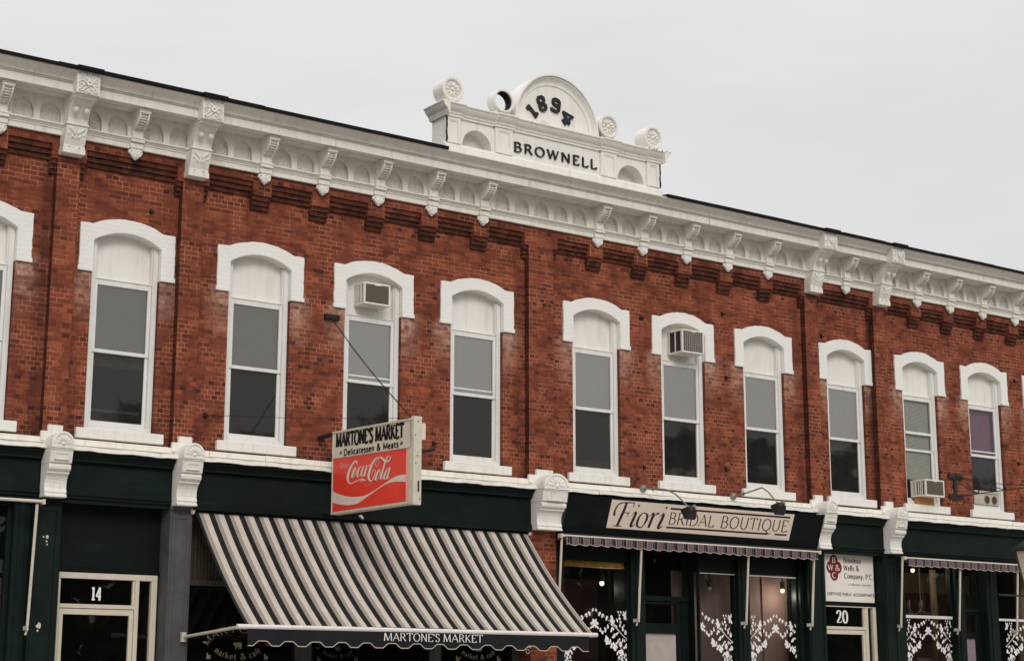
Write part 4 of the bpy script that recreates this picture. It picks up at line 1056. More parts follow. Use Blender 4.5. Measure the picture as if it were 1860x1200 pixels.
# --- street door 14
def glazed_door(x0, x1, xm0, xm1, ztop, zbar, zhead, y, number, nfit, nx, nz, nh, label, xl_frame, style):
    """aluminium door with transom and sidelight; x0..x1 frame, xm0..xm1 mullion"""
    m = MB()
    m.box(x0, x1, y - .05, y + .03, zhead, ztop); m.box(x0, x0 + xl_frame, y - .045, y + .03, .30, zhead - .0005); m.box(xm0, xm1, y - .046, y + .03, .30, zhead - .0005)
    m.box(x1 - .085, x1, y - .05, y + .03, .30, zhead - .0005); m.box(x0 + xl_frame, xm0, y - .044, y + .03, zbar, zbar + .055)
    m.box(xm0 - .03, xm0 - .001, y - .03, y + .02, zbar + .056, zhead - .001)
    d = obj('street_door', m, 'cream_aluminium', B, bevel=.003, label=label)
    m = MB(); a, b = x0 + xl_frame + .006, xm0 - .006
    m.box(a, a + .052, y - .035, y + .01, .32, zbar - .008); m.box(b - .06, b, y - .035, y + .01, .32, zbar - .008); m.box(a + .052, b - .06, y - .034, y + .01, zbar - .085, zbar - .008); m.box(a + .052, b - .06, y - .034, y + .01, .32, .50)
    obj('door_leaf', m, 'cream_aluminium', d, bevel=.003)
    m = MB(); m.quad((a + .05, y, .45), (b - .058, y, .45), (b - .058, y, zbar - .08), (a + .05, y, zbar - .08)); obj('door_glass', m, 'shop_pane', d)
    m = MB(); m.quad((x0 + .01, y + .004, zbar + .05), (xm0, y + .004, zbar + .05), (xm0, y + .004, zhead), (x0 + .01, y + .004, zhead)); obj('transom_glass', m, 'shop_pane', d)
    m = MB(); m.quad((xm1, y + .004, .35), (x1 - .08, y + .004, .35), (x1 - .08, y + .004, zhead), (xm1, y + .004, zhead)); obj('sidelight_glass', m, 'shop_pane', d)
    m = MB(); text(m, number, front_map(nx, y, nz), nh, nfit, thick=style[0], thin=style[1], serif=style[2], sth=style[3], gap=.04, n0=.004); obj('house_number', m, 'number_white', d)
    m = MB(); m.tube([(b - .09, y - .06, 1.2), (b - .09, y - .06, 1.6)], .012); obj('door_handle', m, 'galvanised', d)
    return d
m = MB(); m.box(8.22, 9.77, .205, .30, 3.235, 4.07); m.box(9.74, 9.77, .205, .30, .14, 3.234); m.box(8.22, 8.33, .205, .30, .14, 3.234)
m.px([(.155, 3.228), (.155, 3.195), (.2045, 3.175), (.2045, 3.24)], 8.23, 9.76)
obj('door_surround', m, 'dark_green_paint', B)
glazed_door(8.33, 9.74, 9.42, 9.48, 3.172, 2.70, 3.092, .22, '14', .145, 8.807, 2.82, .166, 'cream aluminium street door numbered 14', .028, (.17, .12, .10, .09))
# --- market shop behind the striped awning
m = MB(); x = 10.12
while x < 15.9: m.px([(.20, 3.14), (.20, 3.96), (.24, 3.96), (.24, 3.14)], x, x + .030); m.box(x + .030, x + .055, .215, .24, 3.14, 3.96); x += .055
obj('slatted_transom', m, 'slat_brown', B)
m = MB(); m.box(10.10, 15.93, .16, .25, 3.06, 3.139); m.box(10.10, 15.93, .18, .25, 3.961, 4.07); obj('transom_bar', m, 'slat_brown', B)
mw = []
for a, b in ((10.10, 11.93), (12.20, 14.25), (14.45, 15.80)): mw.append(shop_window(a, b, .60, 3.06, .26, .04, 'dark_green_paint'))
for a, b in ((11.93, 12.20), (14.25, 14.45), (15.80, 15.93)): post(a, b, .2, .32, 3.06, 'grey_paint')
def ellipse_text(m, s, cx, cz, rx, rz, a0, a1, h, n, up=True, **kw):
    L = abs(R_(a1 - a0)) * (rx + rz) / 2
    def mapf(u, v, k):
        t = R_(a0 + (a1 - a0) * u / L); c, q = math.cos(t), math.sin(t)
        nx_, nz_ = c / rx, q / rz; l = math.hypot(nx_, nz_); nx_, nz_ = nx_ / l, nz_ / l
        if not up: nx_, nz_ = -nx_, -nz_
        return (cx + rx * c + nx_ * v, n - k, cz + rz * q + nz_ * v)
    text(m, s, mapf, h, L, **kw)
def cow(m, cx, cz, s, y):
    P = [(-.62, .30), (-.52, .42), (.40, .44), (.52, .36), (.55, -.05), (.50, -.42), (.36, -.42), (.34, -.12), (.22, -.10), (.20, -.42), (.06, -.42), (.02, -.14), (-.22, -.14), (-.24, -.44), (-.38, -.44), (-.40, -.02), (-.50, .10), (-.56, .06), (-.66, .10), (-.72, .22)]
    m.poly([(cx + x * s, y, cz + z * s) for x, z in P])
def market_decal(win, cx, z0, mat, sc=1.0):
    m = MB(); y = .256
    ellipse_text(m, "MARTONE'S", cx, z0 + .12, .46 * sc, .22 * sc, 172, 8, .10 * sc, y, thick=.13, thin=.05, serif=.05, sth=.04, gap=.12)
    ellipse_text(m, 'market & café', cx, z0 + .18, .42 * sc, .22 * sc, 208, 332, .088 * sc, y, up=False, thick=.15, thin=.07, serif=.04, sth=.05, gap=.12)
    cow(m, cx + .0, z0 + .155, .11 * sc, y - .003)
    for s in (-1, 1):
        for q in range(7): m.ball((cx + s * .45 * sc + (q % 3 - 1) * .02, y - .002, z0 - .0 + (q // 3) * .028 - .02), .014, .002, .016, 6, 4)
    obj('window_lettering', m, mat, win)
market_decal(mw[0], 11.04, 2.085, 'decal_tan'); market_decal(mw[1], 12.67, 2.06, 'decal_dim', .7); market_decal(mw[2], 15.18, 2.10, 'decal_tan', .86)
# --- bridal shop
def leaf(m, x, z, l, wd, ang, y):
    t = math.radians(ang); ux, uz = math.sin(t), math.cos(t); vx, vz = uz, -ux
    P = []
    for k in range(9):
        f = -1 + 2 * k / 8; wv = wd * .5 * math.sqrt(max(0, 1 - f * f)) * (1 - .25 * f); P.append((f, wv))
    pts = [(x + ux * l * .5 * f + vx * w_, y, z + uz * l * .5 * f + vz * w_) for f, w_ in P] + [(x + ux * l * .5 * f - vx * w_, y, z + uz * l * .5 * f - vz * w_) for f, w_ in P[-2:0:-1]]
    m.poly(pts[1:] if P[0][1] == 0 and False else pts)
LACE = [(22, 330, 52, 26, -15), (65, 388, 66, 30, 15), (80, 372, 40, 20, -30), (107, 412, 66, 30, 12), (122, 398, 40, 18, -30), (165, 445, 74, 30, 14), (178, 425, 40, 16, -30),
 (240, 455, 120, 42, -8), (222, 480, 60, 26, -40), (262, 500, 80, 30, 25), (240, 520, 70, 34, 10), (275, 545, 50, 20, 40), (228, 430, 60, 22, -20),
 (420, 400, 110, 40, 5), (400, 395, 60, 24, -50), (438, 440, 70, 30, -20), (405, 360, 60, 22, -25), (436, 350, 70, 22, 10), (415, 440, 50, 26, 30),
 (325, 350, 40, 22, -25), (362, 352, 44, 22, -35), (345, 395, 36, 20, 0), (345, 445, 44, 40, 0), (312, 470, 66, 22, -25), (360, 495, 40, 30, 20), (350, 540, 60, 26, 10), (385, 570, 40, 30, 0), (405, 545, 44, 18, 15), (425, 640, 76, 42, 0), (390, 605, 40, 34, 40), (300, 560, 44, 26, -40),
 (0, 500, 70, 34, -12), (18, 490, 76, 30, 12), (-14, 520, 50, 30, 60), (38, 520, 60, 32, -55), (20, 560, 60, 34, -10), (45, 580, 50, 26, -20), (0, 545, 40, 40, 0),
 (78, 610, 62, 28, 12), (95, 640, 46, 22, -20), (112, 650, 60, 26, 14), (148, 615, 76, 28, 8), (182, 560, 70, 26, -8), (140, 590, 40, 18, -30),
 (230, 610, 80, 26, 12), (250, 590, 60, 30, -30), (270, 690, 70, 40, 20), (255, 710, 50, 30, 60), (300, 668, 36, 34, 0), (318, 650, 40, 20, 50),
 (160, 720, 70, 42, -10), (150, 760, 46, 40, 0), (180, 770, 60, 34, 25), (178, 735, 50, 34, -40), (165, 800, 50, 40, 10), (195, 800, 40, 30, 40),
 (212, 770, 66, 30, 10), (232, 820, 60, 34, -20), (225, 850, 40, 30, 20), (255, 800, 46, 26, 15),
 (275, 835, 80, 46, -5), (262, 860, 50, 40, 40), (295, 850, 56, 44, -30), (280, 885, 50, 40, 0), (300, 800, 40, 26, 0),
 (355, 810, 90, 56, 0), (320, 770, 60, 26, 14), (340, 740, 30, 26, 0), (385, 755, 66, 20, 6), (435, 835, 76, 50, 0), (405, 860, 40, 36, 20), (410, 760, 50, 22, -30), (440, 745, 40, 26, -20),
 (355, 920, 70, 40, 8), (375, 905, 60, 40, -30), (335, 915, 50, 36, 40), (360, 960, 60, 40, 0), (385, 945, 50, 38, 30), (310, 940, 60, 24, 12), (405, 985, 70, 24, 0), (425, 960, 56, 20, -12), (330, 1000, 60, 30, 0), (370, 1015, 60, 36, 10),
 (350, 1080, 70, 40, 0), (385, 1060, 60, 34, 20), (320, 1070, 60, 30, -10), (410, 1090, 70, 40, 5), (360, 1140, 60, 40, 0), (400, 1160, 60, 40, 20), (330, 1150, 50, 30, 0), (430, 1030, 50, 34, 10)]
def lace(win, xc, y, sx, sides=(-1, 1), xmin=-9, xmax=99, dz=0.0, zmax=99, mat='decal_white'):
    m = MB(); q = 0
    def put(x, z): return (xc + s * x * .00159 * sx, 2.929 - (z - 317) * .001136 + dz)
    for s in sides:
        for (x, z, l, wd, a) in LACE:
            X, Z = put(x, z)
            if xmin < X < xmax and Z < zmax: leaf(m, X, Z, l * .00112, wd * .00118, s * a, y - .0035 - .0002 * (q % 12)); q += 1
        for P, wd in (([(255, 540), (330, 620), (400, 700), (455, 748)], .011), ([(290, 560), (350, 640), (420, 720)], .007), ([(330, 380), (350, 480), (352, 560)], .006), ([(0, 330), (60, 380), (130, 420), (205, 490)], .004), ([(60, 590), (120, 640), (180, 580)], .004), ([(200, 520), (260, 470)], .006), ([(350, 760), (360, 860), (370, 980), (380, 1100)], .008)):
            Q = [put(*p) for p in cat(P, 3)]
            Q = [p for p in Q if xmin < p[0] < xmax and p[1] < zmax]
            if len(Q) > 2:
                L, K = stroke_edges(Q, lambda a, b, i: wd); ribbon_mesh(m, L, K, lambda a, b, n: (a, y - n, b), .0062 + .0002 * (q % 7)); q += 1
    obj('lace_decal', m, mat, win)
post(16.44, 16.72, .06, .26); post(18.10, 18.40, .04, .50); post(20.51, 20.77, .04, .26); post(22.0, 22.08, .04, .26)
m = MB(); m.box(16.72, 18.10, .10, .24, 3.73, 4.07); m.box(18.40, 19.55, .42, .50, 3.98, 4.07); m.box(19.65, 20.51, .10, .24, 3.66, 4.07); m.box(20.77, 22.0, .10, .24, 3.66, 4.07); obj('window_head', m, 'dark_green_paint', B)
w1 = shop_window(16.72, 18.10, .60, 3.73, .15, .03); lace(w1, 17.40, .15, .96)
w2 = shop_window(19.65, 20.51, .60, 3.66, .15, .03, rails=((3.60, .012),)); lace(w2, 19.72, .15, 1.0, (1,), 19.69, 20.47)
w3 = shop_window(20.77, 22.0, .60, 3.66, .15, .03, rails=((3.60, .016),)); lace(w3, 21.47, .15, .98, (-1, 1), 20.81, 21.96)
def shop_door(x0, x1, xl0, xl1, y, zb0, zb1, zs0, zs1, zc, cur, curmat):
    """painted timber door with glazed transom, small upper light and curtained lower light"""
    m = MB(); m.box(x0, xl0, y - .03, y + .06, .2, zb0); m.box(xl1, x1, y - .03, y + .06, .2, zb0); m.box(x0, x1, y - .05, y + .06, zb0 + .0005, zb1); m.box(x0, x0 + .06, y - .03, y + .06, zb1 + .0005, 3.98); m.box(x1 - .06, x1, y - .03, y + .06, zb1 + .0005, 3.98); m.box(x0 + .06, x1 - .06, y - .03, y + .06, 3.92, 3.98)
    d = obj('shop_door', m, 'green_paint', B, bevel=.003)
    m = MB(); a, b = xl0 + .006, xl1 - .006
    m.box(a, a + .09, y - .015, y + .03, .22, zb0 - .008); m.box(b - .09, b, y - .015, y + .03, .22, zb0 - .008); m.box(a + .09, b - .09, y - .015, y + .03, zs1, zb0 - .008); m.box(a + .09, b - .09, y - .015, y + .03, zc, zs0); m.box(a + .09, b - .09, y - .015, y + .03, .22, .6)
    obj('door_leaf', m, 'green_paint', d, bevel=.003)
    m = MB(); m.quad((a + .08, y + .012, .55), (b - .08, y + .012, .55), (b - .08, y + .012, zb0 - .02), (a + .08, y + .012, zb0 - .02)); obj('door_glass', m, 'shop_pane', d)
    m = MB(); m.quad((x0 + .05, y + .012, zb1), (x1 - .05, y + .012, zb1), (x1 - .05, y + .012, 3.93), (x0 + .05, y + .012, 3.93)); obj('transom_glass', m, 'shop_pane', d)
    m = MB(); n = 64
    for k in range(n):
        p, q = a + .09 + (b - a - .18) * k / n, a + .09 + (b - a - .18) * (k + 1) / n; f = lambda t: y + .03 + .012 * math.sin(t * math.pi * .5)
        m.quad((p, f(k), .6), (q, f(k + 1), .6), (q, f(k + 1), zc), (p, f(k), zc))
    obj('door_curtain', m, curmat, d)
    m = MB(); m.tube([(a + .045, y - .05, 1.15), (a + .045, y - .05, 1.4)], .011); obj('door_handle', m, 'galvanised', d)
    return d
shop_door(18.40, 19.65, 18.58, 19.50, .42, 3.11, 3.20, 2.74, 3.06, 2.57, None, 'curtain_white')
m = MB(); m.box(19.648, 19.66, .24, .42, .60, 4.07); obj('door_return', m, 'dark_green_paint', B)
# inside the bridal shop
m = MB(); m.box(16.72, 18.10, .20, .30, 3.61, 3.705); obj('ceiling_beam', m, 'yellow_beam', B)
m = MB(); m.box(19.5, 21.60, .62, .66, .2, 3.66); obj('display_wall', m, 'taupe_wall', B)
m = MB(); m.box(21.61, 22.24, .62, .66, .2, 3.66); m.box(21.595, 21.615, .59, .6195, .2, 3.66); obj('display_wall', m, 'taupe_wall', B)
m = MB(); m.box(16.3, 19.4, 2.6, 2.64, .2, 3.6); obj('rear_partition', m, 'wine_wall', B)
m = MB(); m.tube([(18.35, .5, .6), (18.35, .5, 3.6)], .05); obj('display_post', m, 'tan_wall', B)
# --- accountants' door 20
m = MB(); m.box(22.50, 24.04, .145, .30, 3.135, 4.07); m.box(24.02, 24.04, .145, .30, .14, 3.134); m.px([(.11, 3.20), (.1445, 3.205), (.1445, 3.14), (.11, 3.145)], 22.5, 24.04); obj('door_surround', m, 'dark_green_paint', B)
glazed_door(22.52, 24.02, 23.735, 23.81, 3.134, 2.712, 3.118, .16, '20', .30, 23.02, 2.832, .222, 'cream aluminium street door numbered 20', .03, (.20, .055, .0, .05))
m = MB(); m.box(23.08, 23.27, .130, .1335, 1.86, 2.105); obj('paper_notice', m, 'white_board', B)
m = MB(); m.box(22.6, 24.0, 1.4, 1.45, .2, 3.9); obj('rear_partition', m, 'tan_wall', B)
# --- second bridal window (right)
post(24.40, 24.80, .08, .28); post(26.22, 26.47, .06, .30); post(27.14, 27.46, .06, .50)
m = MB(); m.box(24.80, 26.22, .14, .26, 3.98, 4.07); m.box(27.46, 30.3, .14, .26, 3.98, 4.07); obj('window_head', m, 'dark_green_paint', B)
w4 = shop_window(24.80, 26.22, .60, 3.98, .20, .03, rails=((2.995, .055),)); lace(w4, 25.53, .20, .98, (-1, 1), 24.84, 26.18, .045, 2.965)
shop_door(26.47, 27.16, 26.50, 27.12, .30, 3.12, 3.20, 2.74, 3.07, 2.62, None, 'curtain_lilac')
w5 = shop_window(27.46, 29.9, .60, 3.98, .20, .03, rails=((2.995, .045),)); lace(w5, 28.55, .20, 1.05, (-1, 1), 27.50, 29.8, .045, 2.965)
m = MB(); m.box(24.6, 30.3, 2.4, 2.45, .2, 3.62); obj('rear_partition', m, 'wine_wall', B)
m = MB(); m.box(24.6, 30.3, 2.46, 2.5, 3.6, 4.05); obj('rear_partition', m, 'tan_wall', B)
m = MB(); m.tube([(26.67, 1.0, .2), (26.67, 1.0, 3.98)], .07); m.tube([(29.1, .8, .2), (29.1, .8, 3.98)], .12); obj('display_post', m, 'tan_wall', B)
m = MB(); m.box(26.0, 26.45, .9, .93, .3, 2.25); obj('display_screen', m, 'taupe_wall', B)
# iron pins and anchors left in the brickwork
for x, z in ((10.29, 5.445), (18.38, 7.906), (20.276, 8.219), (24.444, 7.813), (18.40, 5.315), (20.33, 7.063), (20.28, 5.417), (24.44, 6.169), (22.763, 8.108), (28.325, 7.845), (28.30, 6.138), (14.16, 5.373), (9.33, 8.30)):
    m = MB(); m.ball((x, YF - .01, z), .032, .035, .04, 8, 5); m.tube([(x, YF, z), (x + .03, YF - .07, z - .01)], .012, 6)
    obj('iron_anchor', m, 'rusty_iron', B, smooth=True)

# ================================================================== things fixed to the front
# --- hanging market sign
S = thing('hanging_sign', (12.2, -1.5, 4.1), 'large double sided box sign for a delicatessen, cream above red, hung by a chain', 'sign')
XS = 12.12
zt = lambda y: 5.30 - .034 * (-.45 - y)
zb = lambda y: 4.115 - .012 * (-.45 - y)
def slab(m, x0, x1, ya, yb, fz0, fz1):
    P = [(ya, fz0(ya)), (yb, fz0(yb)), (yb, fz1(yb)), (ya, fz1(ya))]; m.px(P, x0, x1)
mid = lambda y: 4.917 - .036 * (-.56 - y)
m = MB(); slab(m, XS + .004, XS + .115, -.45, -2.60, lambda y: zb(y) + .01, lambda y: zt(y) - .01); obj('cabinet', m, 'sign_trim', S, bevel=.004)
m = MB(); slab(m, XS - .006, XS + .0035, -.47, -2.585, lambda y: mid(y) + .008, lambda y: zt(y) - .022); obj('upper_panel', m, 'sign_plastic', S)
m = MB(); slab(m, XS - .006, XS + .0035, -.47, -2.478, lambda y: zb(y) + .03, lambda y: mid(y) - .008); obj('lower_panel', m, 'sign_red', S)
m = MB(); slab(m, XS - .005, XS + .0035, -2.48, -2.575, lambda y: zb(y) + .03, lambda y: mid(y) - .008); obj('faded_edge', m, 'sign_pink', S)
m = MB()
slab(m, XS - .016, XS + .125, -.44, -2.60, lambda y: zt(y) - .02, lambda y: zt(y) + .012); slab(m, XS - .016, XS + .125, -.44, -2.60, lambda y: zb(y) - .012, lambda y: zb(y) + .022)
slab(m, XS - .012, XS - .0065, -.455, -2.585, lambda y: mid(y) - .007, lambda y: mid(y) + .007)
slab(m, XS - .012, XS + .118, -2.601, -2.675, lambda y: zb(y) - .03, lambda y: zt(y) + .035)
slab(m, XS - .014, XS + .0, -2.575, -2.600, lambda y: zb(y) + .024, lambda y: zt(y) - .022); slab(m, XS - .014, XS + .0, -.445, -.468, lambda y: zb(y) + .024, lambda y: zt(y) - .022)
obj('sign_frame', m, 'sign_trim', S, bevel=.004)
m = MB(); slab(m, XS + .1155, XS + .19, -2.2, -2.655, lambda y: 4.95, lambda y: zt(y) - .05); obj('rear_panel', m, 'sign_plastic', S)
m = MB(); slab(m, XS + .1155, XS + .135, -.48, -2.60, lambda y: zb(y) + .03, lambda y: 4.94); obj('rear_panel', m, 'sign_red', S)
sm = lambda y0, z0, sl: (lambda u, v, n: (XS - .006 - n, y0 - u, z0 + sl * u + v))
m = MB(); text(m, "MARTONE'S MARKET", sm(-.545, 5.072, -.041), .200, 1.86, thick=.25, thin=.16, gap=.06)
text(m, 'Delicatessen & Meats', sm(-.775, 4.928, -.033), .088, 1.50, thick=.30, thin=.21, gap=.08)
text(m, '*', sm(-.655, 4.938, -.033), .085, .075, thick=.10, thin=.10); text(m, '*', sm(-2.315, 4.882, -.033), .085, .075, thick=.10, thin=.10)
obj('shop_lettering', m, 'letter_ink', S)
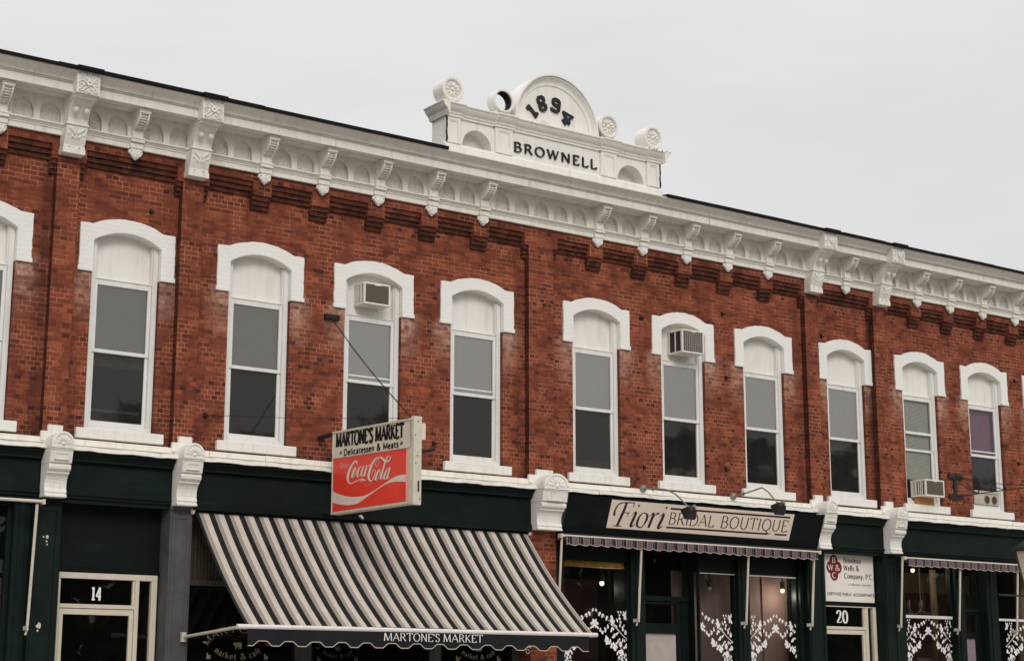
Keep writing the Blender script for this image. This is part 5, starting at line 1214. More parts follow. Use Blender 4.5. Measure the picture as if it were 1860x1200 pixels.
TR = json.loads('''{"coke":[[[-1.149,4.757,-1.158,4.764,-1.169,4.775,-1.174,4.787,-1.166,4.801,-1.148,4.814,-1.116,4.822,-1.086,4.817,-1.057,4.807,-1.029,4.794,-1.003,4.778,-0.977,4.759,-0.954,4.74,-0.932,4.719,-0.912,4.698,-0.895,4.675,-0.882,4.652,-0.873,4.628,-0.869,4.604,-0.872,4.582,-0.882,4.56,-0.897,4.54,-0.919,4.522,-0.946,4.507,-0.977,4.497,-1.008,4.494,-1.036,4.497,-1.063,4.501,-1.093,4.506,-1.125,4.513,-1.156,4.518,-1.186,4.522,-1.214,4.525,-1.242,4.526,-1.267,4.524,-1.29,4.52,-1.311,4.517,-1.333,4.514,-1.354,4.51,-1.373,4.507,-1.392,4.503,-1.411,4.499,-1.425,4.495],[-1.141,4.759,-1.143,4.768,-1.145,4.779,-1.142,4.788,-1.135,4.795,-1.127,4.8,-1.125,4.8,-1.111,4.797,-1.087,4.789,-1.064,4.777,-1.044,4.762,-1.025,4.742,-1.007,4.722,-0.99,4.701,-0.974,4.68,-0.961,4.658,-0.951,4.637,-0.942,4.615,-0.938,4.596,-0.937,4.578,-0.941,4.561,-0.947,4.546,-0.958,4.533,-0.973,4.522,-0.988,4.515,-1.003,4.512,-1.025,4.512,-1.051,4.514,-1.081,4.518,-1.114,4.524,-1.146,4.529,-1.177,4.533,-1.207,4.536,-1.235,4.538,-1.262,4.54,-1.287,4.541,-1.313,4.54,-1.339,4.536,-1.363,4.529,-1.385,4.522,-1.404,4.513,-1.418,4.504,-1.428,4.497]],[[-1.256,4.526,-1.266,4.517,-1.281,4.504,-1.3,4.495,-1.319,4.5,-1.332,4.51,-1.341,4.518],[-1.261,4.527,-1.273,4.518,-1.289,4.507,-1.3,4.502,-1.31,4.505,-1.326,4.513,-1.337,4.52]],[[-1.128,4.728,-1.113,4.722,-1.09,4.713,-1.069,4.699,-1.05,4.681,-1.033,4.66,-1.019,4.641,-1.009,4.624,-1.001,4.607,-1.001,4.593,-1.018,4.579,-1.044,4.576,-1.059,4.581,-1.075,4.588,-1.095,4.598,-1.113,4.612,-1.129,4.629,-1.142,4.65,-1.151,4.671,-1.152,4.691,-1.147,4.711,-1.144,4.724],[-1.146,4.72,-1.137,4.711,-1.125,4.698,-1.113,4.684,-1.099,4.666,-1.084,4.646,-1.072,4.627,-1.063,4.611,-1.056,4.597,-1.053,4.589,-1.045,4.591,-1.039,4.59,-1.049,4.589,-1.066,4.594,-1.085,4.603,-1.101,4.616,-1.115,4.633,-1.127,4.654,-1.135,4.673,-1.136,4.693,-1.133,4.711,-1.13,4.725]],[[-1.292,4.711,-1.278,4.715,-1.256,4.721,-1.229,4.72,-1.213,4.709,-1.198,4.694,-1.184,4.678,-1.171,4.659,-1.159,4.637,-1.152,4.618,-1.151,4.602,-1.156,4.588,-1.17,4.576,-1.196,4.569,-1.214,4.573,-1.228,4.578,-1.243,4.586,-1.261,4.595,-1.274,4.602],[-1.267,4.694,-1.258,4.7,-1.25,4.706,-1.248,4.707,-1.241,4.7,-1.235,4.684,-1.228,4.667,-1.219,4.647,-1.209,4.626,-1.203,4.609,-1.203,4.598,-1.204,4.59,-1.204,4.588,-1.197,4.588,-1.205,4.585,-1.219,4.585,-1.236,4.59,-1.253,4.6,-1.265,4.606]],[[-1.383,4.722,-1.372,4.722,-1.353,4.721,-1.333,4.714,-1.315,4.699,-1.299,4.68,-1.284,4.661,-1.272,4.642,-1.261,4.621,-1.256,4.603,-1.262,4.587,-1.279,4.574,-1.304,4.568,-1.324,4.571,-1.337,4.58,-1.349,4.591,-1.363,4.606,-1.378,4.625,-1.393,4.645,-1.407,4.67,-1.421,4.697,-1.43,4.716],[-1.388,4.715,-1.378,4.713,-1.368,4.71,-1.358,4.704,-1.35,4.689,-1.34,4.669,-1.331,4.649,-1.32,4.629,-1.31,4.61,-1.304,4.597,-1.305,4.59,-1.306,4.586,-1.303,4.586,-1.307,4.585,-1.321,4.587,-1.337,4.596,-1.353,4.609,-1.368,4.628,-1.383,4.648,-1.397,4.673,-1.411,4.7,-1.42,4.719]],[[-1.43,4.723,-1.418,4.706,-1.401,4.681,-1.386,4.657,-1.372,4.633,-1.359,4.61,-1.353,4.59,-1.356,4.576,-1.373,4.564,-1.398,4.564,-1.413,4.572,-1.428,4.584,-1.439,4.592],[-1.46,4.715,-1.452,4.697,-1.441,4.671,-1.43,4.646,-1.418,4.622,-1.407,4.599,-1.401,4.582,-1.398,4.575,-1.391,4.577,-1.383,4.577,-1.398,4.58,-1.418,4.589,-1.433,4.595]],[[-1.497,4.696,-1.508,4.698,-1.522,4.701,-1.533,4.702],[-1.481,4.712,-1.492,4.714,-1.506,4.717,-1.517,4.718]],[[-1.717,4.671,-1.706,4.676,-1.692,4.682,-1.684,4.691,-1.684,4.705,-1.689,4.724,-1.699,4.742,-1.714,4.757,-1.733,4.771,-1.748,4.778,-1.752,4.776,-1.761,4.767,-1.766,4.755,-1.767,4.741,-1.763,4.725,-1.756,4.71,-1.742,4.695,-1.725,4.681,-1.712,4.671],[-1.714,4.668,-1.702,4.672,-1.685,4.679,-1.674,4.691,-1.673,4.707,-1.679,4.727,-1.689,4.744,-1.704,4.761,-1.723,4.776,-1.742,4.785,-1.761,4.78,-1.772,4.768,-1.777,4.754,-1.777,4.74,-1.772,4.723,-1.764,4.708,-1.75,4.692,-1.732,4.678,-1.719,4.668]],[[-1.771,4.793,-1.755,4.796,-1.732,4.8,-1.704,4.8,-1.678,4.795,-1.653,4.786,-1.628,4.774,-1.604,4.76,-1.58,4.743,-1.557,4.723,-1.535,4.7,-1.514,4.673,-1.497,4.647,-1.481,4.622,-1.468,4.597,-1.461,4.573,-1.462,4.549,-1.469,4.528,-1.482,4.509,-1.501,4.493,-1.525,4.481,-1.555,4.474,-1.581,4.477,-1.603,4.485,-1.622,4.497,-1.638,4.514,-1.652,4.535,-1.664,4.555,-1.676,4.574,-1.687,4.592,-1.69,4.609,-1.682,4.622,-1.665,4.633,-1.644,4.637,-1.625,4.634,-1.608,4.625,-1.594,4.613,-1.584,4.595,-1.577,4.575,-1.572,4.56],[-1.77,4.784,-1.756,4.785,-1.736,4.785,-1.72,4.783,-1.704,4.777,-1.685,4.768,-1.667,4.756,-1.648,4.741,-1.629,4.725,-1.61,4.705,-1.592,4.682,-1.573,4.656,-1.557,4.631,-1.544,4.606,-1.533,4.583,-1.527,4.563,-1.526,4.545,-1.53,4.528,-1.536,4.515,-1.542,4.504,-1.55,4.497,-1.555,4.493,-1.565,4.493,-1.582,4.497,-1.599,4.506,-1.615,4.521,-1.631,4.541,-1.644,4.561,-1.657,4.579,-1.668,4.596,-1.672,4.61,-1.667,4.62,-1.656,4.627,-1.647,4.629,-1.635,4.627,-1.62,4.62,-1.606,4.609,-1.595,4.593,-1.586,4.573,-1.58,4.558]],[[-1.747,4.788,-1.762,4.788,-1.783,4.787,-1.8,4.783,-1.814,4.776,-1.831,4.765,-1.849,4.754,-1.869,4.742,-1.892,4.729,-1.917,4.717,-1.942,4.708,-1.968,4.701,-1.996,4.699,-2.023,4.702,-2.047,4.71,-2.068,4.72,-2.085,4.736,-2.099,4.754,-2.108,4.767],[-1.742,4.795,-1.756,4.797,-1.778,4.801,-1.805,4.8,-1.834,4.794,-1.861,4.785,-1.887,4.775,-1.911,4.762,-1.932,4.748,-1.95,4.737,-1.965,4.73,-1.976,4.725,-1.987,4.722,-2.003,4.723,-2.022,4.727,-2.042,4.734,-2.063,4.745,-2.085,4.759,-2.101,4.77]],[[-2.07,4.759,-2.069,4.765,-2.067,4.775,-2.055,4.783,-2.035,4.785,-2.012,4.783,-1.991,4.777,-1.973,4.77,-1.956,4.759,-1.94,4.744,-1.925,4.723,-1.911,4.698,-1.896,4.67,-1.877,4.64,-1.856,4.606,-1.838,4.577,-1.822,4.552,-1.808,4.53,-1.801,4.511,-1.805,4.493,-1.819,4.478,-1.85,4.471,-1.869,4.48,-1.886,4.495,-1.898,4.505],[-2.063,4.759,-2.06,4.765,-2.055,4.773,-2.051,4.774,-2.043,4.773,-2.029,4.768,-2.014,4.762,-2.002,4.755,-1.99,4.745,-1.978,4.732,-1.965,4.712,-1.951,4.687,-1.936,4.66,-1.919,4.629,-1.901,4.595,-1.885,4.564,-1.871,4.539,-1.859,4.518,-1.853,4.503,-1.85,4.492,-1.85,4.486,-1.84,4.486,-1.853,4.489,-1.876,4.5,-1.892,4.508]],[[-1.797,4.631,-1.78,4.625,-1.754,4.616,-1.73,4.603,-1.711,4.585,-1.695,4.565,-1.682,4.546,-1.671,4.529,-1.663,4.512,-1.661,4.496,-1.675,4.482,-1.7,4.474,-1.72,4.477,-1.737,4.484,-1.755,4.496,-1.772,4.511,-1.789,4.53,-1.806,4.553,-1.817,4.574,-1.819,4.595,-1.815,4.613,-1.812,4.626],[-1.813,4.622,-1.802,4.613,-1.786,4.601,-1.771,4.587,-1.758,4.571,-1.744,4.551,-1.732,4.532,-1.721,4.516,-1.713,4.501,-1.708,4.493,-1.706,4.49,-1.704,4.488,-1.71,4.486,-1.725,4.49,-1.743,4.501,-1.76,4.515,-1.777,4.534,-1.792,4.556,-1.802,4.577,-1.804,4.596,-1.801,4.614,-1.799,4.627]],[[-2.041,4.625,-2.027,4.622,-2.005,4.618,-1.982,4.609,-1.961,4.593,-1.941,4.574,-1.924,4.555,-1.908,4.537,-1.896,4.519,-1.889,4.502,-1.892,4.486,-1.905,4.473,-1.931,4.464,-1.952,4.468,-1.969,4.477,-1.984,4.489,-2.0,4.505,-2.017,4.524,-2.033,4.545,-2.048,4.57,-2.062,4.596,-2.072,4.615],[-2.049,4.618,-2.037,4.614,-2.022,4.607,-2.008,4.598,-1.994,4.582,-1.98,4.561,-1.967,4.542,-1.954,4.524,-1.942,4.507,-1.935,4.495,-1.935,4.486,-1.936,4.482,-1.931,4.482,-1.937,4.481,-1.955,4.485,-1.973,4.494,-1.991,4.508,-2.008,4.527,-2.023,4.548,-2.038,4.572,-2.052,4.598,-2.062,4.617]],[[-2.06,4.625,-2.047,4.608,-2.03,4.583,-2.014,4.558,-1.998,4.535,-1.984,4.513,-1.975,4.494,-1.976,4.479,-1.986,4.466,-2.014,4.461,-2.03,4.471,-2.046,4.485,-2.058,4.496],[-2.089,4.618,-2.08,4.599,-2.068,4.573,-2.055,4.547,-2.042,4.524,-2.029,4.502,-2.021,4.485,-2.017,4.476,-2.014,4.473,-2.001,4.474,-2.015,4.478,-2.036,4.49,-2.052,4.499]]],"fiori":[[[17.639,4.645,17.632,4.609,17.621,4.559,17.609,4.51,17.596,4.467,17.582,4.424,17.569,4.382,17.556,4.336,17.543,4.292,17.535,4.261],[17.684,4.636,17.679,4.6,17.672,4.548,17.662,4.497,17.65,4.453,17.636,4.409,17.622,4.367,17.608,4.322,17.593,4.278,17.583,4.248]],[[17.474,4.412,17.474,4.417,17.476,4.424,17.476,4.434,17.473,4.449,17.469,4.469,17.469,4.49,17.472,4.513,17.479,4.538,17.489,4.561,17.504,4.579,17.522,4.596,17.546,4.609,17.578,4.617,17.617,4.622,17.661,4.625,17.717,4.628,17.779,4.629,17.822,4.63],[17.451,4.407,17.445,4.412,17.435,4.421,17.429,4.434,17.428,4.452,17.43,4.473,17.435,4.496,17.442,4.521,17.451,4.547,17.465,4.571,17.483,4.592,17.505,4.61,17.534,4.624,17.57,4.633,17.611,4.638,17.656,4.642,17.713,4.644,17.775,4.645,17.819,4.645]],[[17.821,4.653,17.819,4.644,17.817,4.631,17.815,4.617,17.812,4.601,17.809,4.583,17.807,4.571],[17.828,4.652,17.828,4.643,17.828,4.63,17.828,4.615,17.827,4.598,17.825,4.581,17.823,4.568]],[[17.629,4.468,17.665,4.467,17.716,4.467,17.753,4.466],[17.627,4.479,17.663,4.479,17.714,4.479,17.751,4.478]],[[17.753,4.505,17.748,4.495,17.741,4.48,17.735,4.465,17.731,4.449,17.728,4.431,17.725,4.419],[17.759,4.503,17.757,4.492,17.754,4.477,17.751,4.461,17.747,4.445,17.742,4.428,17.739,4.416]],[[17.466,4.255,17.49,4.253,17.525,4.249,17.56,4.247,17.594,4.249,17.628,4.251,17.651,4.253],[17.465,4.263,17.489,4.262,17.524,4.261,17.557,4.261,17.591,4.262,17.624,4.263,17.647,4.265]],[[17.945,4.583,17.946,4.59,17.947,4.6,17.948,4.608],[17.91,4.586,17.909,4.594,17.908,4.605,17.907,4.612]],[[17.822,4.437,17.836,4.45,17.856,4.466,17.874,4.478,17.89,4.484,17.893,4.483,17.877,4.491,17.871,4.47,17.859,4.434,17.847,4.397,17.835,4.36,17.822,4.322,17.816,4.291,17.82,4.269,17.841,4.25,17.868,4.252,17.889,4.266,17.913,4.287,17.93,4.302],[17.814,4.442,17.827,4.455,17.845,4.473,17.861,4.488,17.873,4.5,17.895,4.51,17.922,4.487,17.92,4.458,17.91,4.421,17.899,4.383,17.887,4.346,17.875,4.308,17.868,4.282,17.865,4.271,17.857,4.274,17.853,4.272,17.874,4.279,17.903,4.294,17.925,4.306]],[[18.12,4.495,18.104,4.497,18.08,4.499,18.055,4.496,18.032,4.487,18.007,4.474,17.985,4.453,17.967,4.424,17.953,4.389,17.944,4.357,17.941,4.331,17.943,4.306,17.955,4.283,17.98,4.264,18.01,4.252,18.039,4.248,18.065,4.253,18.09,4.264,18.112,4.283,18.134,4.311,18.155,4.346,18.17,4.379,18.177,4.406,18.179,4.432,18.174,4.455,18.158,4.474,18.139,4.486,18.127,4.492],[18.116,4.474,18.101,4.479,18.082,4.484,18.062,4.484,18.043,4.476,18.024,4.462,18.01,4.443,18.0,4.414,17.993,4.379,17.99,4.348,17.989,4.325,17.991,4.308,17.995,4.295,18.004,4.283,18.02,4.271,18.037,4.265,18.056,4.267,18.076,4.275,18.094,4.292,18.109,4.321,18.12,4.357,18.127,4.389,18.13,4.414,18.129,4.435,18.127,4.45,18.123,4.46,18.115,4.47,18.108,4.478]],[[18.203,4.442,18.217,4.454,18.237,4.471,18.256,4.483,18.27,4.488,18.27,4.486,18.253,4.494,18.249,4.48,18.243,4.453,18.234,4.417,18.223,4.367,18.21,4.309,18.2,4.268],[18.195,4.446,18.208,4.46,18.226,4.478,18.242,4.493,18.252,4.504,18.272,4.513,18.299,4.493,18.3,4.471,18.295,4.442,18.287,4.406,18.275,4.355,18.261,4.298,18.251,4.256]],[[18.262,4.385,18.277,4.408,18.297,4.441,18.318,4.467,18.339,4.478,18.36,4.483,18.376,4.486,18.384,4.488,18.388,4.49,18.393,4.491],[18.256,4.387,18.269,4.411,18.288,4.445,18.306,4.473,18.323,4.492,18.341,4.504,18.357,4.513,18.373,4.515,18.386,4.512,18.393,4.51]],[[18.54,4.584,18.541,4.593,18.542,4.605,18.543,4.614],[18.507,4.587,18.505,4.596,18.503,4.608,18.501,4.617]],[[18.414,4.448,18.429,4.458,18.45,4.472,18.47,4.482,18.486,4.488,18.487,4.487,18.47,4.495,18.465,4.472,18.455,4.434,18.444,4.396,18.429,4.36,18.414,4.324,18.405,4.293,18.408,4.271,18.43,4.251,18.459,4.253,18.482,4.269,18.509,4.291,18.528,4.308],[18.407,4.453,18.421,4.464,18.44,4.48,18.456,4.493,18.468,4.504,18.489,4.514,18.517,4.492,18.516,4.462,18.507,4.421,18.496,4.382,18.483,4.344,18.468,4.308,18.458,4.282,18.455,4.272,18.446,4.275,18.443,4.273,18.467,4.281,18.499,4.299,18.523,4.312]]]}''')
pl = lambda fl: list(zip(fl[0::2], fl[1::2]))
m = MB()
for q, (a, b) in enumerate(TR['coke']): ribbon_mesh(m, pl(a), pl(b), lambda y, z, n: (XS - .006 - n, y, z), .002 + .0004 * q)
text(m, 'Enjoy', sm(-.69, 4.757, -.012), .066, .235, thick=.10, thin=.08, gap=.06)
obj('script_lettering', m, 'sign_cream', S)
m = MB(); text(m, 'Trade-mark', sm(-1.36, 4.432, 0), .026, .20, thick=.09, thin=.07, gap=.08); obj('small_lettering', m, 'sign_pink', S)
wt = [(-.472, 4.442), (-.664, 4.381), (-.873, 4.334), (-1.078, 4.305), (-1.281, 4.293), (-1.44, 4.302), (-1.609, 4.333), (-1.802, 4.382), (-1.993, 4.43), (-2.119, 4.464), (-2.244, 4.485), (-2.369, 4.488), (-2.477, 4.482)]
wb = [(-.472, 4.278), (-.698, 4.231), (-.947, 4.2), (-1.15, 4.199), (-1.31, 4.226), (-1.454, 4.27), (-1.61, 4.313), (-1.803, 4.365), (-1.931, 4.393), (-2.058, 4.407), (-2.209, 4.41), (-2.371, 4.396), (-2.477, 4.377)]
m = MB(); ribbon_mesh(m, cat(wt, 4), cat(wb, 4), lambda y, z, n: (XS - .006 - n, y, z), .0018); obj('wave_band', m, 'sign_cream', S)
m = MB(); rj = random.Random(9)
for z in (5.19, 4.72, 4.62, 4.14, 5.0): m.ball((XS + .055 + rj.uniform(-.04, .05), -2.676, z), .010, .004, .014, 6, 4)
m.poly([(XS - .0185, -2.602, 5.22), (XS - .0185, -2.615, 5.22), (XS - .0185, -2.612, 4.95), (XS - .0185, -2.604, 4.8)])
obj('rust_spot', m, 'rust_stain', S)
m = MB(); m.tube([(XS + .07, -2.677, 4.24), (XS + .07, -2.677, 4.38)], .014, 6); obj('plate_tag', m, 'black_metal', S)
m = MB(); m.box(12.12, 12.22, -.45, YF - .001, 5.27, 5.31); obj('mounting_bracket', m, 'rusty_iron', S, bevel=.004)
m = MB(); m.box(12.12, 12.22, -.45, -.08, 4.13, 4.16); obj('mounting_bracket', m, 'rusty_iron', S, bevel=.004)
m = MB()
m.tube([(12.24, -2.55, 4.78), (12.56, -2.48, 4.86)], .024, 7); obj('sign_brace', m, 'rusty_iron', S)
m = MB()
m.box(12.17, 12.42, YF - .07, YF - .001, 7.09, 7.17); m.tube([(12.26, -.02, 7.12), (12.24, -.10, 7.08)], .02)
obj('chain_anchor', m, 'rusty_iron', S, bevel=.004)
m = MB(); n = 74; a = Vector((12.24, -.10, 7.09)); b = Vector((12.16, -2.55, zt(-2.55) + .02)); d = (b - a) / n; ud = d.normalized(); sd1 = ud.cross(Vector((0, 0, 1))).normalized(); sd2 = ud.cross(sd1)
for k in range(n):
    p = a + d * (k + .5) - Vector((0, 0, .06 * math.sin(math.pi * (k + .5) / n))); s_ = sd1 if k % 2 else sd2; hl = d.length * .62
    pts = [p + ud * hl * math.cos(t) + s_ * .011 * math.sin(t) for t in [2 * math.pi * q / 8 for q in range(9)]]
    m.tube([tuple(x) for x in pts], .0045, 4, False)
obj('support_chain', m, 'rusty_iron', S)
m = MB(); m.tube([(10.29, -.02, 5.445), (11.2, -1.2, 5.33), (12.12, -2.5, 5.25)], .0035, 4); obj('guy_wire', m, 'rusty_iron', S)

# --- market awning
A = thing('striped_awning', (13.0, -.1, 4.05), 'wide black, grey and cream striped shop awning rolled out over the market front', 'awning')
AX0, AX1 = 10.13, 15.83
def aw(t, x):
    y = -.13 + (-1.81 + .13) * t; z = 4.06 + (2.455 - 4.06) * t - .17 * 4 * t * (1 - t) * .55 + (.008 * math.sin(x * 7 + 3 * t) + .010 * math.sin(x * 2.3 + 1.7 * t + 1)) * math.sin(math.pi * t) + .012 * t * t * math.sin(x * 1.1)
    return (x, y, z)
m = MB(); nx_, ny_ = 70, 16
for i in range(nx_):
    for j in range(ny_):
        a, b = AX0 + (AX1 - AX0) * i / nx_, AX0 + (AX1 - AX0) * (i + 1) / nx_; t0, t1 = j / ny_, (j + 1) / ny_
        m.quad(aw(t1, a), aw(t1, b), aw(t0, b), aw(t0, a))
obj('awning_fabric', m, 'market_stripe', A, smooth=True)
m = MB(); m.box(AX0 - .06, AX1 + .06, -.20, -.082, 4.075, 4.165); m.tube([(AX0 - .03, -.13, 4.06), (AX1 + .03, -.13, 4.06)], .028, 8); obj('roller_housing', m, 'dark_green_paint', A)
m = MB()
for x in (AX0 - .045, AX1 + .045): m.ball((x, -.14, 4.06), .03, .05, .05, 10, 7)
obj('end_cap', m, 'white_metal', A, smooth=True)
m = MB(); m.tube([(9.98, -1.84, 2.425), (15.88, -1.84, 2.425)], .034, 10); obj('front_bar', m, 'white_metal', A, smooth=True)
def scal(x):
    f = ((x - 10.535) / .394) % 1.0
    t = .5 + .5 * math.cos(2 * math.pi * f); t = min(1, max(0, (t - .5) * 1.7 + .5))
    return 2.181 + .062 * (1 - t)
m = MB(); n = 240; X0, X1 = 10.12, 15.72
vy = lambda x, t: -1.862 - .012 * math.sin(x * 5.1) * t - .006 * math.sin(x * 17) * t
for k in range(n):
    a, b = X0 + (X1 - X0) * k / n, X0 + (X1 - X0) * (k + 1) / n
    za, zb_ = scal(a), scal(b)
    for j in range(3):
        p, q = j / 3, (j + 1) / 3
        f = lambda x, z, t: (x, vy(x, 1 - t), z + (2.40 - z) * t)
        m.quad(f(a, za, p), f(b, zb_, p), f(b, zb_, q), f(a, za, q))
va = obj('valance', m, 'valance_black', A, smooth=True)
m = MB(); P = [(X0 + (X1 - X0) * k / n, scal(X0 + (X1 - X0) * k / n) + .003) for k in range(n + 1)]
L, Q = stroke_edges(P, lambda a, b, i: .011); ribbon_mesh(m, L, Q, lambda u, v, k: (u, vy(u, 1) - k, v), .003); obj('valance_trim', m, 'trim_tan', va)
for wd_, x_, l_ in (("MARTONE'S", 12.17, .910), ('MARKET', 13.14, .650)):
    m = MB(); text(m, wd_, lambda u, v, k: (x_ + u, vy(x_ + u, .8) - .013 - k, 2.280 + v), .106, l_, thick=.13, thin=.055, serif=.055, sth=.035, gap=.05); obj('valance_lettering', m, 'decal_white', va)
for x in (10.02, 15.86):
    m = MB(); m.box(x - .03, x + .03, -.16, -.101, 2.27, 2.40); m.tube([(x, -.14, 2.335), (x, -1.84, 2.42)], .021, 8); obj('awning_arm', m, 'pole_paint', A)
m = MB(); m.tube([(14.62 + .012 * math.sin(k), -1.80, 2.42 - .02 * k) for k in range(12)] + [(14.64 + .03 * math.cos(t), -1.80, 2.17 + .03 * math.sin(t)) for t in [math.pi / 2 + .5 * k for k in range(13)]], .006, 5); obj('crank_hook', m, 'trim_tan', A)
m = MB(); m.tube([(12.72, -.14, 4.13), (12.74, -.22, 4.14), (12.76, -.25, 4.10)], .022, 6); obj('crank_gear', m, 'white_metal', A)

# --- bridal sign board, leaning out at the top
F = thing('fascia_sign', (19.3, -.1, 4.1), 'beige bridal boutique sign on a dark green board over the shop front', 'sign')
SL = lambda z: -.42 + .22 * (4.687 - z) / .58           # board face
m = MB(); m.px([(-.13, 4.10), (-.13, 4.695), (-.425, 4.695), (-.205, 4.107)], 16.47, 22.19); obj('backing_board', m, 'dark_green_paint', F)
m = MB()
for x in (16.45, 22.195): m.px([(SL(4.70) - .02, 4.705), (SL(4.70) + .03, 4.705), (SL(4.09) + .03, 4.085), (SL(4.09) - .02, 4.085)], x - .012, x + .012)
m.box(16.47, 22.19, SL(4.11) - .02, -.13, 4.075, 4.099); obj('board_frame', m, 'black_metal', F)
fm2 = lambda u, v, n: (u, SL(v) - .012 - n * .94, v + n * .35)
m = MB(); m.px([(SL(4.218), 4.218), (SL(4.218) - .012, 4.218), (SL(4.664) - .012, 4.664), (SL(4.664), 4.664)], 17.35, 21.472); obj('sign_panel', m, 'beige_board', F)
m = MB()
for q, (a, b) in enumerate(TR['fiori']): ribbon_mesh(m, pl(a), pl(b), fm2, .002 + .0004 * q)
sl2 = lambda x0, z0, s: (lambda u, v, n: fm2(x0 + u, z0 + v + s * u, n))
text(m, 'BRIDAL', sl2(18.625, 4.344, .004), .188, 1.02, thick=.13, thin=.06, serif=.065, sth=.035, gap=.07); text(m, 'BOUTIQUE', sl2(19.79, 4.347, .006), .192, 1.585, thick=.13, thin=.06, serif=.065, sth=.035, gap=.07)
for x0, z0, x1, z1, h in ((18.615, 4.594, 21.385, 4.603, .030), (18.61, 4.291, 20.93, 4.301, .030), (21.10, 4.303, 21.39, 4.305, .028)): ribbon_mesh(m, [(x0, z0 + h / 2), (x1, z1 + h / 2)], [(x0, z0 - h / 2), (x1, z1 - h / 2)], fm2, .0012)
obj('sign_lettering', m, 'aubergine_ink', F)

# --- retracted bridal awnings
def bridal_awning(x0, x1, arms, label, end_gap=.0, fabric=True, wall=-.06):
    T = thing('drop_awning', ((x0 + x1) / 2, -.1, 4.03), label, 'awning', 'awnings rolled up over the shop windows')
    yb = -.335
    m = MB(); m.tube([(x0, yb, 4.035), (x1, yb, 4.035)], .022, 8); m.box(x0 - .03, x0 + .01, yb - .03, yb + .05, 4.0, 4.065); m.box(x1 - .01, x1 + .03, yb - .03, yb + .05, 4.0, 4.065); obj('front_bar', m, 'pole_paint', T)
    if fabric:
        m = MB(); m.tube([(x0 + .05, -.20, 4.02), (x1 - .05, -.20, 4.02)], .05, 10); m.quad((x0 + .05, yb, 4.05), (x1 - .05, yb, 4.05), (x1 - .05, -.19, 4.072), (x0 + .05, -.19, 4.072)); obj('rolled_fabric', m, 'bridal_stripe', T)
        m = MB(); n = int((x1 - x0) / .02); a0, a1 = x0 + .07, x1 - .04
        sc = lambda x: 3.885 + .026 * (.5 - .5 * math.cos(2 * math.pi * (x - x0 - .07 + .055) / .222)) + .004 * math.sin(x * 3)
        vy2 = lambda x, t: yb - .022 - .014 * math.sin(2 * math.pi * (x - x0) / .222 + .8) * t - .01 * math.sin(x * 2.3) * t
        for k in range(n):
            a, b = a0 + (a1 - a0) * k / n, a0 + (a1 - a0) * (k + 1) / n
            f = lambda x, t: (x, vy2(x, 1 - t), sc(x) + (4.03 - sc(x)) * t)
            for p, q in ((0, .5), (.5, 1)): m.quad(f(a, p), f(b, p), f(b, q), f(a, q))
        v = obj('valance', m, 'bridal_stripe', T, smooth=True)
        m = MB(); P = [(a0 + (a1 - a0) * k / n, sc(a0 + (a1 - a0) * k / n) + .003) for k in range(n + 1)]; L, Q = stroke_edges(P, lambda a, b, i: .009); ribbon_mesh(m, L, Q, lambda u, v_, k: (u, vy2(u, 1) - k, v_), .002); obj('valance_trim', m, 'trim_tan', v)
    for x, z1 in arms:
        m = MB(); m.tube([(x, yb + .03, 4.0), (x, wall - .14, z1)], .020, 8); m.box(x - .010, x + .010, wall - .155, wall - .01, z1 - .05, z1 + .005); m.tube([(x, wall - .08, z1 - .11), (x + .02, wall - .1, z1 - .03)], .015, 6); obj('awning_arm', m, 'pole_paint', T)
    return T
bridal_awning(16.37, 22.13, [(16.40, 2.78), (18.05, 2.77), (20.45, 2.78), (22.04, 2.785)], 'long rolled up awning with scalloped mauve and dark green valance under the bridal sign')
bridal_awning(24.37, 27.70, [(24.34, 2.81), (25.96, 2.78), (27.66, 2.78)], 'shorter rolled up awning with scalloped mauve and dark green valance right of the accountants door')
bridal_awning(4.8, 7.86, [(7.80, 2.43), (4.9, 2.43)], 'bare cream awning bar and folding arm left of door 14', fabric=False)

# --- sign floodlights
def flood(x, za, zh, label, kink, yh):
    T = thing('sign_floodlight', (x, YF, za), label, 'floodlight', 'floodlights over the bridal sign')
    m = MB(); m.tube([(x, -.119, za), (x, -.16, za)], .062, 14); m.ball((x, -.16, za), .05, .03, .05, 10, 6); obj('mounting_rose', m, 'galvanised', T, smooth=True)
    m = MB(); m.tube([(x, -.16, za), (x, -.42, za + kink[0]), (x, -.72, za + kink[1]), (x, -.86, za + kink[2]), (x, -1.0, za + kink[3]), (x, yh + .04, zh + .09)], .0125, 7); m.tube([(x, -.38, za + kink[0] - .03), (x, -.42, za + kink[0] + .02)], .02, 6); obj('lamp_arm', m, 'galvanised', T, smooth=True)
    m = MB()          # hooded head aiming back at the sign
    c = Vector((x, yh, zh)); ax = Vector((0, .82, -.57)); sidev = Vector((1, 0, 0)); upv = ax.cross(sidev)
    def ring(d, w_, h_): return [tuple(c + ax * d + sidev * a * w_ + upv * b * h_) for a, b in ((-1, -1), (1, -1), (1, 1), (-1, 1))]
    rs = [ring(-.11, .04, .04), ring(-.075, .066, .058), ring(.025, .104, .09), ring(.08, .108, .093)]
    i0 = 0
    for r in rs: m.v += r
    for k in range(3):
        for q in range(4): a = 4 * k + q; b = 4 * k + (q + 1) % 4; m.f.append((a, b, b + 4, a + 4))
    m.f.append((3, 2, 1, 0)); m.f.append((12, 13, 14, 15))
    obj('lamp_head', m, 'lamp_black', T, bevel=.005)
    m = MB(); m.tube([tuple(c + ax * -.15), tuple(c + ax * -.09 + Vector((0, 0, .03)))], .03, 8); obj('swivel', m, 'galvanised', T)
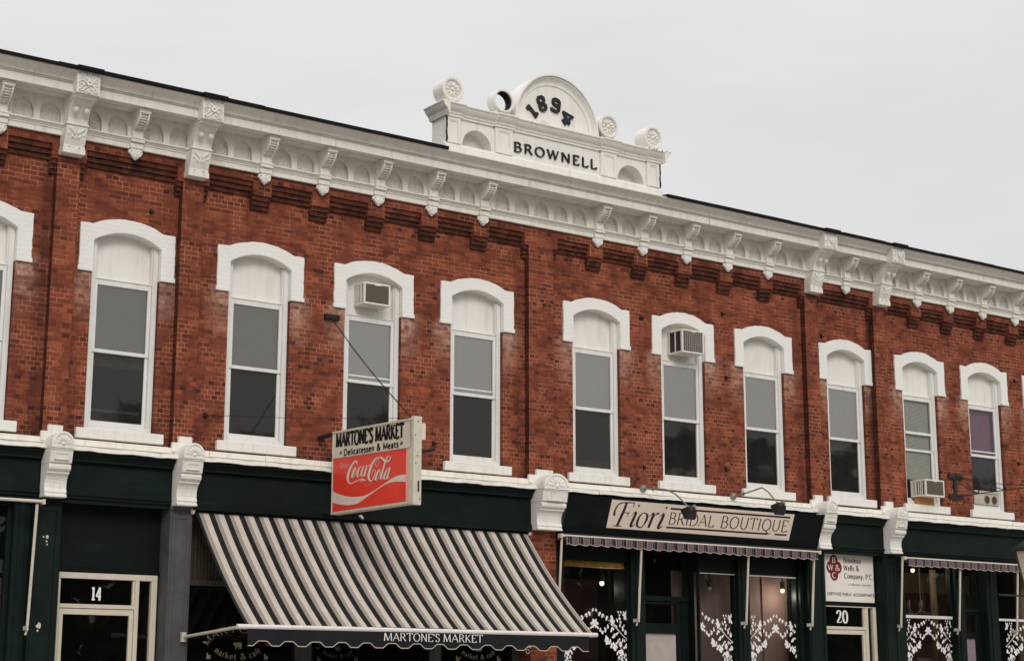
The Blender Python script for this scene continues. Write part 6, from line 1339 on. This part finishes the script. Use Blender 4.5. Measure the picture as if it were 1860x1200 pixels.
flood(18.24, 4.935, 4.435, 'black sign floodlight on a drooping arm above the word BRIDAL', (-.03, -.08, -.13, -.20), -1.31)
flood(20.28, 4.935, 4.63, 'black sign floodlight on a level arm near the right end of the bridal sign', (.02, .06, .08, .0), -1.27)

# --- accountants' board
T = thing('accountants_sign', (23.38, .14, 3.2), 'square white accountants sign with maroon emblem above the door numbered 20', 'sign')
m = MB(); m.box(22.735, 24.005, .118, .1435, 3.213, 4.098); obj('sign_board', m, 'white_board', T, bevel=.003)
yq = .1175
m = MB(); q = 0
for cx, cz in ((22.966, 3.948), (22.872, 3.83), (23.062, 3.83), (22.966, 3.70)):
    m.poly([(cx + .104 * math.cos(t * math.pi / 14), yq - .001 - .0004 * q, cz + .112 * math.sin(t * math.pi / 14)) for t in range(28)]); q += 1
m.poly([(22.90, yq - .0028, 3.72), (23.03, yq - .0028, 3.72), (23.03, yq - .0028, 3.93), (22.90, yq - .0028, 3.93)])
obj('emblem', m, 'maroon_ink', T)
m = MB()
for s_, x, z, wd in (('B', 22.915, 3.915, .09), ('W', 22.80, 3.775, .14), ('&', 22.985, 3.775, .13), ('C', 22.905, 3.635, .10)): text(m, s_, front_map(x, yq - .004, z), .10, wd, thick=.20, thin=.08, serif=.07, sth=.06)
obj('emblem_lettering', m, 'white_board', T)
m = MB(); fq = lambda x, z: front_map(x, yq, z)
text(m, 'Bilodeau', fq(23.215, 3.927), .096, .465, thick=.17, thin=.09, serif=.06, sth=.045, gap=.07); text(m, 'Wells &', fq(23.215, 3.785), .094, .40, thick=.17, thin=.09, serif=.06, sth=.045, gap=.07); text(m, 'Company, P.C.', fq(23.222, 3.642), .092, .765, thick=.17, thin=.09, serif=.06, sth=.045, gap=.07)
text(m, 'CERTIFIED PUBLIC ACCOUNTANTS', fq(22.765, 3.326), .048, 1.225, thick=.20, thin=.17, gap=.12)
obj('sign_lettering', m, 'letter_ink', T)
m = MB(); text(m, 'a Professional Corporation', fq(23.31, 3.515), .042, .61, thick=.13, thin=.09, slant=.3, gap=.05); obj('small_lettering', m, 'grey_ink', T)

# --- window air conditioners
def air_con(x, z0, z1, hw, y0, y1, label, kind):
    T = thing('air_conditioner', (x, y1, z0), label, 'air conditioner', 'window air conditioners')
    m = MB(); t = .028
    a, b = x - hw, x + hw
    m.box(a, b, y0, y1, z1 - t, z1); m.box(a, b, y0, y1, z0, z0 + t); m.box(a, a + t, y0, y0 + .035, z0 + t, z1 - t); m.box(b - t, b, y0, y0 + .035, z0 + t, z1 - t)
    m.box(a, a + t, y1 - .05, y1, z0 + t, z1 - t); m.box(b - t, b, y0 + .0355, y1, z0 + t, z1 - t)
    if kind != 1: m.box(a, a + t * .8, y0 + .09, y0 + .11 + .04, z0 + t, z1 - t)
    obj('casing', m, 'ac_white', T, bevel=.004)
    m = MB(); m.box(a + t, b - t, y0 + .012, y0 + .03, z0 + t, z1 - t); m.box(a + .012, a + .024, y0 + .036, y1 - .051, z0 + t, z1 - t); obj('grille_backing', m, 'ac_dark' if kind else 'ac_coil', T)
    m = MB(); n = 10 if kind == 1 else 22
    for k in range(1, n):
        z = z0 + t + (z1 - z0 - 2 * t) * k / n; h = .0035 if kind == 1 else .004; m.box(a + t, b - t, y0 + .004, y0 + .0115, z - h, z + h)
    if kind == 1:
        for k in range(1, 10): xx = a + t + (b - a - 2 * t) * k / 10; m.box(xx - .0035, xx + .0035, y0, y0 + .0038, z0 + t, z1 - t)
    obj('front_grille', m, 'ac_grey' if kind == 1 else 'ac_coil', T)
    m = MB(); d = y1 - .05 - y0 - .036; k0 = 2 if kind == 1 else 4
    for k in range(k0 + 1): yy = y0 + .036 + d * k / k0; m.box(a, a + .011, yy - .009, yy + .009, z0 + t, z1 - t)
    if kind != 1:
        for k in range(7): zz = z0 + t + (z1 - z0 - 2 * t) * (k + .5) / 7; m.box(a + .0115, a + .0118 + .002, y1 - .16, y1 - .06, zz - .01, zz + .01)
    obj('side_louvre', m, 'ac_white', T)
    m = MB(); m.box(x - .05, x + .06, y0 - .006, y0 - .0005, z1 - t - .012, z1 - .008); obj('handle', m, 'ac_white', T)
    return T
air_con(13.02, 7.395, 7.735, .235, -.12, .184, 'small white air conditioner with brown grille above the hanging sign', 0)
air_con(19.36, 7.355, 7.765, .25, -.22, .184, 'boxy air conditioner with open square mesh front above the bridal sign', 1)
t9 = air_con(25.42, 5.255, 5.575, .265, -.25, .134, 'low air conditioner on the sill of the window with half open blinds', 2)
m = MB(); m.box(25.19, 25.63, -.03, .09, 5.1085, 5.254); tag(obj('timber_block', m, 'wood_block', None, bevel=.004), 'short tan timber block wedged under the low air conditioner', 'block')
# --- window fan
T = thing('window_fan', (27.36, .12, 5.245), 'grey twin window fan at the foot of the purple curtained window', 'fan')
m = MB(); m.box(26.99, 27.73, .105, .133, 5.246, 5.47); m.box(26.99, 27.73, .09, .133, 5.4705, 5.52); obj('fan_panel', m, 'ac_grey', T, bevel=.003)
for x in (27.36, 27.58):
    m = MB(); m.ring_y(x, 5.35, .068, .082, .096, .1045, 24)
    for k in range(4): m.ring_y(x, 5.35, .013 + .015 * k, .017 + .015 * k, .098, .1045, 16)
    f_ = obj('fan_guard', m, 'ac_coil', T)
    m = MB(); m.disc_y(x, 5.35, .07, .1035, 20); obj('fan_opening', m, 'ac_dark', T)
# --- wrought iron sign bracket
T = thing('iron_sign_bracket', (26.3, YF, 5.5), 'black wrought iron sign bracket with a scroll between the two rightmost windows', 'bracket')
x = 26.32
m = MB(); m.box(x - .20, x + .20, YF - .045, YF - .001, 5.685, 5.775); m.box(x - .20, x + .20, YF - .045, YF - .001, 5.29, 5.37); m.box(x - .045, x + .045, YF - .03, YF - .001, 5.3705, 5.6845); obj('wall_plate', m, 'black_metal', T, bevel=.006)
m = MB(); m.tube([(x, -.01, 5.33), (x, -.8, 5.345), (x, -2.3, 5.36)], .010, 6); m.tube([(x, -.01, 5.72), (x, -1.15, 5.46), (x, -2.0, 5.36)], .008, 6); m.tube([(x + .12, -.01, 5.70), (x + .06, -.6, 5.54), (x, -1.14, 5.36)], .008, 6); m.tube([(x - .12, -.01, 5.70), (x - .04, -.25, 5.5), (x, -.55, 5.34)], .008, 6)
m.ball((x, -1.17, 5.40), .018, .04, .04, 8, 6); obj('bracket_arm', m, 'black_metal', T)
m = MB(); m.tube([(x, -.50 + (.03 + .035 * k / 6) * math.cos(.55 * k), 5.43 + (.03 + .035 * k / 6) * math.sin(.55 * k)) for k in range(18)], [.012] * 18, 6); obj('scroll', m, 'black_metal', T)
# --- street lantern at the kerb
T = thing('street_lamp', (25.06, -3.0, .14), 'black street lantern with cream glass at the right edge', 'street lamp')
cx, cy = 25.06, -3.0
sq = lambda h, z: [(cx - h, cy - h, z), (cx + h, cy - h, z), (cx + h, cy + h, z), (cx - h, cy + h, z)]
def frust(m, a, b):
    i = len(m.v); m.v += a + b
    for q in range(4): q2 = (q + 1) % 4; m.f.append((i + q, i + q2, i + 4 + q2, i + 4 + q))
    m.f += [(i + 3, i + 2, i + 1, i), (i + 4, i + 5, i + 6, i + 7)]
m = MB(); frust(m, sq(.29, 3.40), sq(.375, 4.02)); obj('lantern_glass', m, 'lamp_glass', T)
m = MB(); frust(m, sq(.43, 4.03), sq(.41, 4.09)); frust(m, sq(.40, 4.0905), sq(.12, 4.36)); frust(m, sq(.10, 4.3605), sq(.05, 4.48)); m.ball((cx, cy, 4.52), .05, .05, .07); frust(m, sq(.20, 3.30), sq(.315, 3.395))
for sx, sy in ((-1, -1), (1, -1), (1, 1), (-1, 1)): m.tube([(cx + sx * .30, cy + sy * .30, 3.40), (cx + sx * .385, cy + sy * .385, 4.03)], .018, 5)
obj('lantern_cage', m, 'black_metal', T)
m = MB(); m.tube([(cx, cy, .14), (cx, cy, .5), (cx, cy, .55), (cx, cy, 3.3)], [.12, .12, .065, .055], 12); m.tube([(cx - 1.38, cy, 3.215), (cx + .6, cy, 3.215)], .018, 6); obj('lamp_post', m, 'black_metal', T)
# --- lit spotlights inside the shop windows
def spot(x, y, z, label, lit=True, drop=.12):
    T = thing('track_spotlight', (x, y, z), label, 'spotlight', 'spotlights in the shop windows')
    m = MB(); m.tube([(x, y, z + .03), (x, y, z + .16)], .045, 12); m.tube([(x, y, z + .16), (x, y, z + .16 + drop)], .012, 6); m.box(x - .14, x + .14, y - .02, y + .02, z + .16 + drop, z + .19 + drop); obj('lamp_housing', m, 'lamp_black', T)
    m = MB(); m.ball((x, y, z), .042, .042, .045, 12, 8); obj('lamp_bulb', m, 'bulb' if lit else 'ac_grey', T, smooth=True)
    if lit:
        l = bpy.data.lights.new('spot_glow', 'POINT'); l.energy = 11; l.color = (1, .88, .74); l.shadow_soft_size = .05
        o = bpy.data.objects.new('spot_glow', l); COL.objects.link(o); o.parent = T; o.location = (0, -.06, -.10)
spot(18.08, .80, 3.40, 'lit spotlight behind the glass of the leftmost bridal window')
spot(21.86, .34, 3.38, 'lit spotlight behind the glass of the bridal window left of the accountants door')
spot(25.86, .80, 3.93, 'lit spotlight under the ceiling of the shop right of the accountants door')
spot(20.12, .36, 3.36, 'unlit black spotlight tilted in the narrow bridal window right of the shop door', lit=False)
# --- chandelier
CX = 26.5
T = thing('chandelier', (26.5, 1.2, 3.3), 'small pale chandelier hanging inside the shop right of the accountants door', 'chandelier')
m = MB(); m.tube([(CX, 1.2, 3.1), (CX, 1.2, 4.05)], .012, 6); m.ball((CX, 1.2, 3.14), .07, .07, .06)
for k in range(8):
    a = k * math.pi / 4; ca, sa = math.cos(a), math.sin(a); m.tube([(CX + .05 * ca, 1.2 + .05 * sa, 3.15), (CX + .18 * ca, 1.2 + .18 * sa, 3.10), (CX + .30 * ca, 1.2 + .30 * sa, 3.16), (CX + .33 * ca, 1.2 + .33 * sa, 3.24)], .012, 6); m.tube([(CX + .33 * ca, 1.2 + .33 * sa, 3.24), (CX + .33 * ca, 1.2 + .33 * sa, 3.38)], .02, 6)
obj('chandelier_frame', m, 'taupe_wall', T)
